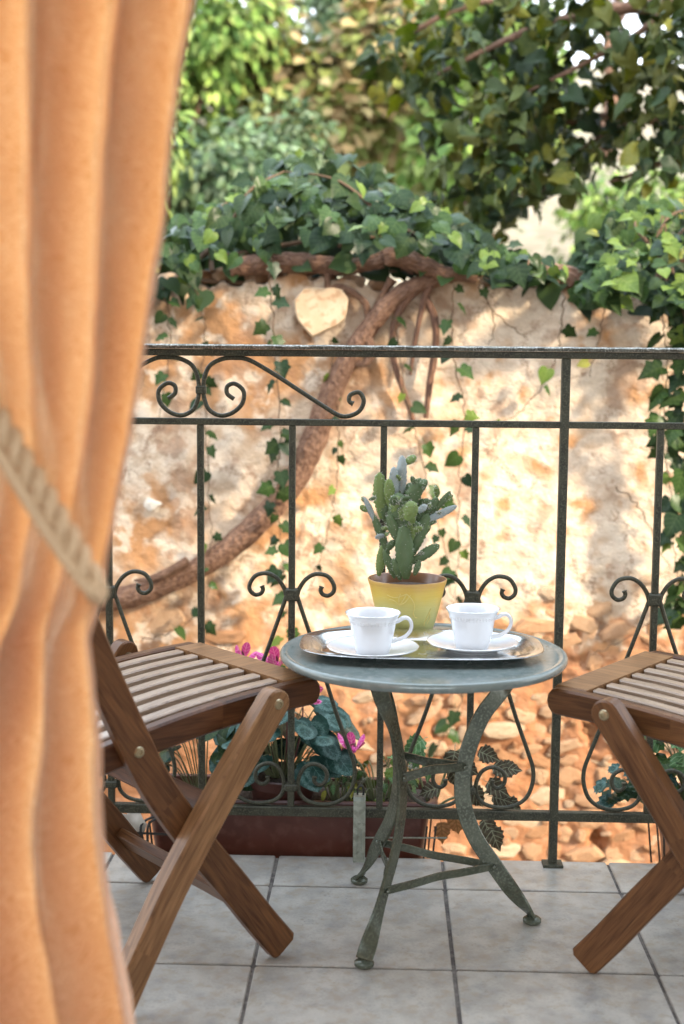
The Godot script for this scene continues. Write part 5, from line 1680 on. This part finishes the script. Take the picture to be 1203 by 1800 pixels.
func cup_and_saucer(at: Vector3, turn: float, which: String) -> void:
	var sc := thing("saucer", "white saucer under the cup " + which, "saucer", at, "white saucers on the tray")
	part(sc, "dish", lathe(PackedVector2Array([Vector2(0, 0.0015), Vector2(0.038, 0.0015), Vector2(0.040, 0.0), Vector2(0.044, 0.0), Vector2(0.046, 0.003), Vector2(0.060, 0.007), Vector2(0.0785, 0.0142), Vector2(0.0798, 0.0158), Vector2(0.0785, 0.0166), Vector2(0.060, 0.0098), Vector2(0.046, 0.0062), Vector2(0.032, 0.0050), Vector2(0, 0.0048)]), 64, 50.0), M.porcelain)
	part(sc, "silver_edge", ring(0.0796, 0.0160, 0.0007, 64), M.silver_rim)
	var cup := thing("teacup", "white coffee cup " + which, "cup", at + Vector3(0, 0.0051, 0), "white cups on the tray")
	cup.rotation.y = turn
	part(cup, "bowl", lathe(PackedVector2Array([Vector2(0, 0.002), Vector2(0.024, 0.002), Vector2(0.025, 0.0), Vector2(0.0285, 0.0), Vector2(0.0295, 0.004), Vector2(0.0312, 0.009), Vector2(0.034, 0.022), Vector2(0.0368, 0.037), Vector2(0.0392, 0.050), Vector2(0.0415, 0.058), Vector2(0.0448, 0.0648), Vector2(0.0475, 0.0682), Vector2(0.0478, 0.0694), Vector2(0.0466, 0.0692), Vector2(0.0438, 0.0650), Vector2(0.0398, 0.058), Vector2(0.0374, 0.048), Vector2(0.0346, 0.034), Vector2(0.0315, 0.018), Vector2(0.028, 0.0085), Vector2(0.02, 0.0055), Vector2(0, 0.005)]), 64, 50.0), M.porcelain)
	# embossed band under the lip
	for k in 40:
		var a := TAU * k / 40.0
		var d := Vector3(cos(a), 0, sin(a))
		part_emboss(cup, d, a)
	var loop := smooth_path(PackedVector3Array([Vector3(0.0382, 0.0515, 0), Vector3(0.0455, 0.0535, 0), Vector3(0.052, 0.0570, 0), Vector3(0.060, 0.0575, 0), Vector3(0.0665, 0.0520, 0), Vector3(0.0685, 0.0430, 0), Vector3(0.0655, 0.0330, 0), Vector3(0.0580, 0.0255, 0), Vector3(0.0480, 0.0205, 0), Vector3(0.0405, 0.0190, 0), Vector3(0.0335, 0.0165, 0)]), 5)
	var rad := PackedFloat32Array()
	for i in loop.size():
		rad.append(0.0029 + 0.0013 * absf(float(i) / loop.size() - 0.5) * 2.0)
	part(cup, "handle", tube(loop, rad, 10), M.porcelain)
	var line := PackedVector3Array()
	for i in range(6, loop.size() - 12):
		var mid := Vector3(0.052, 0.039, 0)
		line.append(loop[i] + (loop[i] - mid).normalized() * 0.0031)
	part(cup, "silver_line", tube(line, PackedFloat32Array([0.0007]), 5), M.silver_rim)
	part(cup, "silver_edge", ring(0.0477, 0.0691, 0.0007, 64), M.silver_rim)


func part_emboss(cup: Node3D, d: Vector3, a: float) -> void:
	if not shape.has("bead"):
		shape.bead = lathe(PackedVector2Array([Vector2(0, 0.0011), Vector2(0.0012, 0.0007), Vector2(0.0016, 0.0), Vector2(0, -0.0004)]), 7, 180.0)
	for q in [[0.0408, 0.0562], [0.0400, 0.0532]]:
		var b := Basis(d.cross(Vector3.UP), d, Vector3.UP)
		part(cup, "bead", shape.bead, M.porcelain, Transform3D(b.orthonormalized(), d * (q[0] - 0.0002) + Vector3(0, q[1], 0)))


func ring(r: float, y: float, t: float, seg: int) -> ArrayMesh:
	var pr := PackedVector2Array()
	for k in 7:
		pr.append(Vector2(r + cos(TAU * k / 6.0) * t, y + sin(TAU * k / 6.0) * t))
	return lathe(pr, seg, 180.0)


func tea_things() -> void:
	# oval steel tray
	var tray := thing("serving_tray", "oblong steel serving tray with a raised rim on the round table", "tray", TABLE + Vector3(-0.004, 0.494, 0.005))
	var rings := []
	for q in [[0.172, 0.084, 0.0], [0.177, 0.089, 0.0005], [0.191, 0.103, 0.0125], [0.2095, 0.1215, 0.0145], [0.2115, 0.1235, 0.0158], [0.2095, 0.1215, 0.0168], [0.190, 0.102, 0.0146], [0.176, 0.088, 0.0028], [0.171, 0.083, 0.0022]]:
		var r := PackedVector3Array()
		for k in 72:
			var a := TAU * k / 72.0
			var e := 2.0 / 3.2
			r.append(Vector3(q[0] * signf(cos(a)) * pow(absf(cos(a)), e), q[2], q[1] * signf(sin(a)) * pow(absf(sin(a)), e)))
		rings.append(r)
	part(tray, "plate", loft(rings, true, 50.0), M.tray_steel)
	cup_and_saucer(Vector3(-0.016, 0.4966, -2.2), 0.25, "at the end of the tray by the left chair")
	cup_and_saucer(Vector3(0.158, 0.4966, -2.252), 0.12, "at the end of the tray by the railing post")

	# the glazed pot and its cactus
	var pot := thing("glazed_pot", "yellow glazed flower pot with a brown rim on the round table", "pot", Vector3(0.046, 0.4938, -2.425))
	var m := plain("pot_glaze", Color.WHITE, 0.26)
	m.albedo_texture = glaze_texture()
	var pr := PackedVector2Array()
	for k in 17:
		var t := k / 16.0
		pr.append(Vector2(lerpf(0.0475, 0.0735, pow(t, 0.8)) + 0.0012 * smoothstep(0.88, 0.95, t), 0.0015 + 0.0975 * t))
	var outer := PackedVector2Array([Vector2(0, 0.0), Vector2(0.045, 0.0)])
	outer.append_array(pr)
	outer.append_array([Vector2(0.0735, 0.1005), Vector2(0.0700, 0.0990), Vector2(0.0675, 0.088), Vector2(0.063, 0.074), Vector2(0, 0.074)])
	part(pot, "body", lathe(outer, 64, 60.0), m)
	part(pot, "soil", lathe(PackedVector2Array([Vector2(0, 0.070), Vector2(0.063, 0.070), Vector2(0.0625, 0.082), Vector2(0.03, 0.087), Vector2(0, 0.085)]), 28), M.soil)
	# moulded leaves on its side
	for curve in [[Vector2(92, 0.082), Vector2(97, 0.070), Vector2(103, 0.060)], [Vector2(92, 0.082), Vector2(84, 0.072), Vector2(79, 0.060), Vector2(80, 0.044)], [Vector2(92, 0.082), Vector2(110, 0.074), Vector2(124, 0.078)], [Vector2(103, 0.060), Vector2(94, 0.066), Vector2(86, 0.080)], [Vector2(103, 0.060), Vector2(112, 0.068), Vector2(120, 0.070)], [Vector2(103, 0.060), Vector2(104, 0.072), Vector2(101, 0.082)], [Vector2(80, 0.044), Vector2(76, 0.036), Vector2(72, 0.036)], [Vector2(46, 0.052), Vector2(50, 0.038), Vector2(55, 0.024), Vector2(54, 0.018)], [Vector2(48, 0.044), Vector2(44, 0.034), Vector2(47, 0.022)]]:
		var p := PackedVector3Array()
		for q in curve:
			var t: float = (q.y - 0.0015) / 0.0975
			var r := lerpf(0.0475, 0.0735, pow(t, 0.8)) - 0.0001
			p.append(Vector3(cos(deg_to_rad(q.x)) * r, q.y, sin(deg_to_rad(q.x)) * r))
		part(pot, "moulded_vein", tube(smooth_path(p, 5), PackedFloat32Array([0.0011, 0.0007]), 6), M.pot_vein)
	cactus()


func glaze_texture() -> ImageTexture:
	# v runs up the pot; the glazes are sprayed one into the other and the clay was turned, so fine rings show
	plain("pot_vein", lin(0.62, 0.50, 0.15), 0.4)
	var n := 256
	var noise := FastNoiseLite.new()
	noise.seed = 77
	noise.frequency = 0.03
	var im := Image.create(n, n, false, Image.FORMAT_RGB8)
	var stops := [[0.0, Color(0.36, 0.36, 0.13)], [0.25, Color(0.47, 0.45, 0.16)], [0.45, Color(0.58, 0.52, 0.18)], [0.60, Color(0.64, 0.48, 0.10)], [0.71, Color(0.62, 0.41, 0.09)], [0.79, Color(0.52, 0.32, 0.10)], [0.84, Color(0.20, 0.09, 0.04)], [1.0, Color(0.12, 0.06, 0.03)]]
	for y in n:
		for x in n:
			var v := float(y) / n + 0.035 * noise.get_noise_2d(x * 0.8, y) + 0.02 * noise.get_noise_2d(x * 6.0, y * 6.0)
			var c: Color = stops[0][1]
			for k in stops.size() - 1:
				if v >= stops[k][0]:
					c = stops[k][1].lerp(stops[k + 1][1], clampf((v - stops[k][0]) / (stops[k + 1][0] - stops[k][0]), 0.0, 1.0))
			c = c * (1.0 + 0.10 * noise.get_noise_2d(x * 0.5, y * 30.0))
			im.set_pixel(x, y, c.linear_to_srgb())
	return tex(im)


func cactus() -> void:
	for k in 3:
		var m := plain("cactus_%d" % k, Color.WHITE, 0.55)
		m.albedo_texture = mottled(256, 170 + 3 * k, [Color(0.050, 0.092, 0.030), Color(0.10, 0.165, 0.036), Color(0.16, 0.20, 0.18)][k], [Color(0.095, 0.155, 0.055), Color(0.18, 0.25, 0.06), Color(0.30, 0.35, 0.35)][k], [Color(0.11, 0.15, 0.08), Color(0.17, 0.21, 0.09), Color(0.48, 0.52, 0.52)][k], 0.03, 0.10, 0.2)  # the third, bluish pale tone paints sky light onto some pads
		triplanar(m, 9.0)
	plain("spine", lin(0.55, 0.54, 0.48), 0.7)
	var o := thing("potted_cactus", "bushy green cactus of many small spiny pads in the yellow pot", "cactus", Vector3(0.046, 0.575, -2.425))
	var zero := o.position
	var list := [
		[PackedVector3Array([Vector3(0.043, 0.597, -2.395), Vector3(0.037, 0.696, -2.395)]), 0.017, 0], [PackedVector3Array([Vector3(0.034, 0.656, -2.415), Vector3(0.026, 0.754, -2.415)]), 0.021, 0], [PackedVector3Array([Vector3(-0.003, 0.704, -2.440), Vector3(-0.009, 0.790, -2.440)]), 0.0135, 1], [PackedVector3Array([Vector3(0.012, 0.728, -2.420), Vector3(0.009, 0.781, -2.420)]), 0.010, 1], [PackedVector3Array([Vector3(0.029, 0.739, -2.440), Vector3(0.034, 0.822, -2.440)]), 0.012, 2], [PackedVector3Array([Vector3(0.020, 0.736, -2.430), Vector3(0.018, 0.802, -2.430)]), 0.011, 2],
		[PackedVector3Array([Vector3(0.038, 0.714, -2.420), Vector3(0.068, 0.782, -2.420)]), 0.014, 0], [PackedVector3Array([Vector3(0.043, 0.708, -2.385), Vector3(0.054, 0.743, -2.385)]), 0.0145, 1], [PackedVector3Array([Vector3(0.074, 0.711, -2.430), Vector3(0.101, 0.745, -2.430)]), 0.009, 0], [PackedVector3Array([Vector3(0.068, 0.697, -2.420), Vector3(0.135, 0.732, -2.420)]), 0.007, 2], [PackedVector3Array([Vector3(0.095, 0.719, -2.430), Vector3(0.124, 0.758, -2.430)]), 0.006, 0], [PackedVector3Array([Vector3(0.051, 0.626, -2.400), Vector3(0.103, 0.661, -2.400)]), 0.010, 0],
		[PackedVector3Array([Vector3(0.047, 0.630, -2.410), Vector3(0.082, 0.716, -2.410)]), 0.012, 0], [PackedVector3Array([Vector3(-0.008, 0.597, -2.430), Vector3(-0.000, 0.656, -2.430)]), 0.009, 1], [PackedVector3Array([Vector3(0.022, 0.596, -2.410), Vector3(0.002, 0.648, -2.410)]), 0.008, 0], [PackedVector3Array([Vector3(0.011, 0.639, -2.420), Vector3(-0.020, 0.714, -2.420)]), 0.008, 0], [PackedVector3Array([Vector3(-0.013, 0.696, -2.420), Vector3(-0.036, 0.745, -2.420)]), 0.006, 2], [PackedVector3Array([Vector3(0.033, 0.594, -2.400), Vector3(0.019, 0.634, -2.400)]), 0.008, 0],
		[PackedVector3Array([Vector3(0.051, 0.664, -2.400), Vector3(0.056, 0.703, -2.400)]), 0.006, 1], [PackedVector3Array([Vector3(0.017, 0.685, -2.440), Vector3(-0.001, 0.739, -2.440)]), 0.013, 0], [PackedVector3Array([Vector3(0.057, 0.687, -2.430), Vector3(0.073, 0.743, -2.430)]), 0.012, 0], [PackedVector3Array([Vector3(0.016, 0.715, -2.410), Vector3(0.026, 0.751, -2.410)]), 0.010, 1], [PackedVector3Array([Vector3(0.042, 0.716, -2.450), Vector3(0.050, 0.771, -2.450)]), 0.012, 0], [PackedVector3Array([Vector3(0.025, 0.669, -2.400), Vector3(0.010, 0.716, -2.400)]), 0.010, 0],
		[PackedVector3Array([Vector3(0.071, 0.669, -2.440), Vector3(0.087, 0.702, -2.440)]), 0.008, 0], [PackedVector3Array([Vector3(0.029, 0.607, -2.450), Vector3(0.045, 0.673, -2.450)]), 0.012, 0], [PackedVector3Array([Vector3(0.062, 0.722, -2.400), Vector3(0.079, 0.735, -2.400)]), 0.007, 2], [PackedVector3Array([Vector3(0.058, 0.605, -2.390), Vector3(0.068, 0.633, -2.390)]), 0.006, 0], [PackedVector3Array([Vector3(0.002, 0.678, -2.410), Vector3(-0.015, 0.672, -2.410)]), 0.005, 2], [PackedVector3Array([Vector3(0.033, 0.706, -2.400), Vector3(0.039, 0.733, -2.400)]), 0.008, 1], [PackedVector3Array([Vector3(0.082, 0.694, -2.420), Vector3(0.097, 0.708, -2.420)]), 0.005, 0], [PackedVector3Array([Vector3(0.061, 0.751, -2.430), Vector3(0.079, 0.773, -2.430)]), 0.006, 0]]
	# offsets budding from the larger pads
	for k in 34:
		var from: Array = list[rng.randi_range(0, 24)]
		var q: PackedVector3Array = from[0]
		var at := q[0].lerp(q[1], rng.randf_range(0.35, 0.95))
		var out := Vector3(rng.randf_range(-1, 1), rng.randf_range(0.1, 1.0), rng.randf_range(-0.3, 1.0)).normalized()
		var long := rng.randf_range(0.012, 0.030)
		list.append([PackedVector3Array([at + out * 0.006, at + out * (0.006 + long)]), long * rng.randf_range(0.22, 0.34), [0, 0, 1, 1, 0, 1][rng.randi_range(0, 5)]])
	var pads := [pad_mesh(1), pad_mesh(2), pad_mesh(3), pad_mesh(4)]
	var spines: Array[Transform3D] = []
	for k in list.size():
		var q: PackedVector3Array = list[k][0]
		var a := q[0] - zero
		var b := q[1] - zero
		var y := b - a
		var turn: float = rng.randf_range(-0.7, 0.7)
		var z := (Vector3.BACK - y.normalized() * Vector3.BACK.dot(y.normalized())).normalized().rotated(y.normalized(), turn)
		var x := y.normalized().cross(z)
		var r: float = list[k][1]
		var xf := Transform3D(Basis(x * r, y * 1.03, z * r * 0.6), a)
		part(o, "pad", pads[k % 4], M["cactus_%d" % list[k][2]], xf)
		for s in int(30 + 1700 * r):
			var t := rng.randf_range(0.12, 1.0)
			var an := rng.randf() * TAU
			var w := pad_width(t)
			var p := xf * Vector3(cos(an) * w, t, sin(an) * w)
			var out := (x * cos(an) + z * sin(an) / 0.6).normalized() + y.normalized() * 0.4 * t + jitter(0.4)
			spines.append(leaf_at(p - out.normalized() * 0.0004, out, Vector3(0.3, 0.2, 1) + jitter(0.2), rng.randf_range(0.0025, 0.0065)))
	var st := PackedVector3Array([Vector3(0.11, 0, 0), Vector3(-0.06, 0, 0.09), Vector3(-0.06, 0, -0.09), Vector3(0, 1, 0)])
	copies(o, "spines", mk(st, PackedInt32Array([0, 1, 3, 1, 2, 3, 2, 0, 3, 0, 2, 1]), PackedVector2Array(), 180.0), M.spine, spines)


func pad_width(t: float) -> float:
	return pow(maxf(sin(PI * clampf(t * 0.93 + 0.05, 0.0, 1.0)), 0.0), 0.55) * lerpf(0.8, 1.08, t)


func pad_mesh(seed_: int) -> ArrayMesh:
	var noise := FastNoiseLite.new()
	noise.seed = seed_
	noise.frequency = 2.2
	var v := PackedVector3Array()
	var uv := PackedVector2Array()
	var idx := PackedInt32Array()
	var seg := 16
	var rows := 22
	for i in rows + 1:
		var t := float(i) / rows
		var w := pad_width(t) if i < rows else 0.02
		for k in seg:
			var a := TAU * k / seg
			var d := Vector3(cos(a) * w, t, sin(a) * w)
			var g := 1.0 + 0.22 * noise.get_noise_3d(d.x, d.y * 4.0, d.z) + (0.20 if i % 2 == 0 and (k + i / 2) % 2 == 0 else 0.0)
			v.append(Vector3(d.x * g, d.y, d.z * g))
			uv.append(Vector2(float(k) / seg, t))
	for i in rows:
		for k in seg:
			var a := i * seg + k
			var b := i * seg + (k + 1) % seg
			idx.append_array([a, b, a + seg, b, b + seg, a + seg])
	for k in range(1, seg - 1):
		idx.append_array([0, k + 1, k, rows * seg, rows * seg + k, rows * seg + k + 1])
	return mk(v, idx, uv, 180.0)


# ---------------------------------------------------------------- the curtain

func curtain() -> void:
	var cloth := plain("curtain_cloth", Color.WHITE, 0.85)
	cloth.albedo_texture = brocade()
	cloth.uv1_scale = Vector3(3.0, 6.0, 1)
	cloth.backlight_enabled = true
	cloth.backlight = Color(1.0, 0.82, 0.60)
	cloth.heightmap_enabled = true
	cloth.heightmap_texture = cloth.albedo_texture
	cloth.heightmap_scale = 0.06
	cloth.rim_enabled = true
	cloth.rim = 0.3
	cloth.rim_tint = 0.5
	cloth.cull_mode = BaseMaterial3D.CULL_DISABLED
	# right-hand edge from the floor up, and where the tie crosses
	var edge := PackedVector3Array([Vector3(-0.193, 0.053, -1.200), Vector3(-0.215, 0.234, -1.200), Vector3(-0.232, 0.352, -1.200), Vector3(-0.241, 0.410, -1.200), Vector3(-0.250, 0.467, -1.200), Vector3(-0.256, 0.524, -1.200), Vector3(-0.261, 0.581, -1.200), Vector3(-0.263, 0.636, -1.200), Vector3(-0.272, 0.692, -1.200), Vector3(-0.277, 0.735, -1.200), Vector3(-0.271, 0.757, -1.200), Vector3(-0.265, 0.779, -1.200), Vector3(-0.262, 0.801, -1.200), Vector3(-0.249, 0.855, -1.200), Vector3(-0.233, 0.929, -1.200), Vector3(-0.221, 0.992, -1.200), Vector3(-0.210, 1.065, -1.200), Vector3(-0.197, 1.141, -1.200), Vector3(-0.184, 1.241, -1.200), Vector3(-0.173, 1.315, -1.200), Vector3(-0.162, 1.412, -1.200), Vector3(-0.149, 1.516, -1.200), Vector3(-0.134, 1.646, -1.200)])
	var tie_a := PackedVector3Array([Vector3(-0.357, 0.939, -1.200)])[0]
	var tie_b := PackedVector3Array([Vector3(-0.270, 0.779, -1.200)])[0]
	var slope := (tie_b.y - tie_a.y) / (tie_b.x - tie_a.x)
	var rows := 170
	var cols := 260
	var pleats := 8.0
	var v := PackedVector3Array()
	var uv := PackedVector2Array()
	var idx := PackedInt32Array()
	var top: float = edge[edge.size() - 1].y
	var noise := FastNoiseLite.new()
	noise.seed = 31
	noise.frequency = 1.6
	for j in rows + 1:
		var y := lerpf(0.012, top, float(j) / rows)
		var right: float = edge[0].x
		for k in edge.size() - 1:
			if y >= edge[k].y and y <= edge[k + 1].y:
				right = lerpf(edge[k].x, edge[k + 1].x, smoothstep(0.0, 1.0, (y - edge[k].y) / (edge[k + 1].y - edge[k].y)) * 0.35 + 0.65 * (y - edge[k].y) / (edge[k + 1].y - edge[k].y))
		if y < edge[0].y:
			right = edge[0].x
		for i in cols + 1:
			var u := float(i) / cols
			var above := y - tie_b.y
			var pinch := exp(-pow(above / (0.30 if above > 0.0 else 0.18), 2.0))
			var width := lerpf(0.62, 0.30, pinch)
			var x := right - width * (1.0 - u)
			# distance to the slanting tie
			var d := y - (tie_a.y + slope * (x - tie_a.x)) if x > -0.75 else 0.4
			var loose := 1.0 - exp(-pow(d / 0.10, 2.0))
			var open := smoothstep(0.0, 0.5, absf(d))
			var ph := u * pleats * TAU + 0.9 * noise.get_noise_2d(u * 2.2, y * 0.7) * (0.4 + loose) + (0.8 if d < 0.0 else 0.0) * loose
			var amp := lerpf(0.014, lerpf(0.030, 0.046 if d > 0.0 else 0.055, open), loose)
			var wave := 2.3 * pow(0.5 + 0.5 * sin(ph), 0.55) - 1.3 + 0.2 * sin(2.0 * ph + 1.0 + 2.0 * noise.get_noise_2d(u * 3.0, y))
			var z := -1.2 + amp * wave + 0.012 * noise.get_noise_2d(u * 5.0, y * 2.5) * loose - 0.012 * (1.0 - loose)
			z += 0.0035 * sin(u * 95.0 + 7.0 * noise.get_noise_2d(u * 6.0, y * 3.0)) * exp(-pow(d / 0.16, 2.0)) + 0.0025 * noise.get_noise_2d(u * 26.0, y * 9.0)
			x += 0.22 * amp * cos(ph) * loose * smoothstep(0.0, 0.06, 1.0 - u)
			v.append(Vector3(x, y, z))
			uv.append(Vector2(u * 1.5, y))
	for j in rows:
		for i in cols:
			var a := j * (cols + 1) + i
			idx.append_array([a, a + cols + 1, a + 1, a + 1, a + cols + 1, a + cols + 2])
	# hem rolled along the leading edge
	var c := thing("tied_curtain", "peach orange brocade curtain drawn aside and tied with a cord", "curtain", Vector3.ZERO)
	part(c, "cloth", mk(v, idx, uv, 180.0, false), cloth)
	var hem := PackedVector3Array()
	for j in rows + 1:
		hem.append(v[j * (cols + 1) + cols])
	part(c, "hem", tube(hem, PackedFloat32Array([0.0022]), 6), cloth)

	# tie-back cord: a thick twisted part and a smooth one, round the curtain and off to the door frame
	plain("cord", lin(0.68, 0.48, 0.29), 0.75)
	var cord := thing("tieback_cord", "thick twisted beige tieback cord slung round the curtain", "cord", Vector3.ZERO)
	var run := smooth_path(PackedVector3Array([Vector3(-0.504, 1.158, -1.152), Vector3(-0.431, 1.070, -1.152), Vector3(-0.382, 1.000, -1.152), Vector3(-0.343, 0.942, -1.152), Vector3(-0.318, 0.899, -1.152), Vector3(-0.293, 0.857, -1.152), Vector3(-0.273, 0.821, -1.152), Vector3(-0.263, 0.802, -1.152), Vector3(-0.264, 0.787, -1.172), Vector3(-0.272, 0.776, -1.212), Vector3(-0.296, 0.771, -1.262), Vector3(-0.347, 0.828, -1.272)]), 16)
	var fr := frames(run)
	for s in 2:
		var p := PackedVector3Array()
		var far := 0.0
		for i in run.size():
			if i > 0:
				far += run[i].distance_to(run[i - 1])
			var a := far / 0.040 * TAU + TAU * s / 2.0
			p.append(run[i] + (fr[i].x * cos(a) + fr[i].y * sin(a)) * 0.0056)
		part(cord, "strand", tube(smooth_path(p, 3), PackedFloat32Array([0.0054]), 8), M.cord)
	var run2 := smooth_path(PackedVector3Array([Vector3(-0.504, 1.133, -1.150), Vector3(-0.431, 1.043, -1.150), Vector3(-0.383, 0.971, -1.150), Vector3(-0.343, 0.911, -1.150), Vector3(-0.318, 0.870, -1.150), Vector3(-0.293, 0.830, -1.150), Vector3(-0.273, 0.802, -1.150), Vector3(-0.263, 0.790, -1.150), Vector3(-0.264, 0.778, -1.180), Vector3(-0.279, 0.765, -1.240), Vector3(-0.314, 0.771, -1.275), Vector3(-0.348, 0.799, -1.275)]), 8)
	part(cord, "smooth_strand", tube(run2, PackedFloat32Array([0.0066]), 10), M.cord)

	# the door frame that carries the rod, outside the picture
	var door := thing("door_frame", "painted wooden door frame that carries the curtain rod", "door frame", Vector3(0, 0, -1.2))
	bar(door, "jamb", Vector3(-1.02, 0.0, 0), Vector3(-1.02, 2.35, 0), 0.09, 0.12, Vector3.BACK, M.door_paint)
	bar(door, "jamb", Vector3(1.35, 0.0, 0), Vector3(1.35, 2.35, 0), 0.09, 0.12, Vector3.BACK, M.door_paint)
	bar(door, "lintel", Vector3(-1.1, 2.4, 0), Vector3(1.43, 2.4, 0), 0.1, 0.12, Vector3.BACK, M.door_paint)
	var rod := thing("curtain_rod", "brass curtain rod over the doorway", "rod", Vector3(0, top + 0.012, -1.2))
	part(rod, "rod", tube(PackedVector3Array([Vector3(-0.975, 0, 0), Vector3(1.305, 0, 0)]), PackedFloat32Array([0.011]), 12), M.brass)


func brocade() -> ImageTexture:
	# woven leaves, a shade paler than the ground
	var n := 512
	var a := noise_image(n, 180, 0.012, 2)
	var b := noise_image(n, 181, 0.03, 3)
	var c := noise_image(n, 182, 0.4, 2)
	var bytes := PackedByteArray()
	bytes.resize(n * n * 3)
	for i in n * n:
		var w := 0.5 + 0.5 * sin(a[i] / 255.0 * 46.0 + b[i] / 255.0 * 9.0)
		var q := Color(0.74, 0.53, 0.34).lerp(Color(0.87, 0.74, 0.57), smoothstep(0.4, 0.7, w))
		q = q * (1.0 + 0.08 * (c[i] / 127.5 - 1.0))
		q = q.linear_to_srgb()
		bytes[3 * i] = clampi(int(q.r * 255), 0, 255)
		bytes[3 * i + 1] = clampi(int(q.g * 255), 0, 255)
		bytes[3 * i + 2] = clampi(int(q.b * 255), 0, 255)
	return tex(Image.create_from_data(n, n, false, Image.FORMAT_RGB8, bytes))
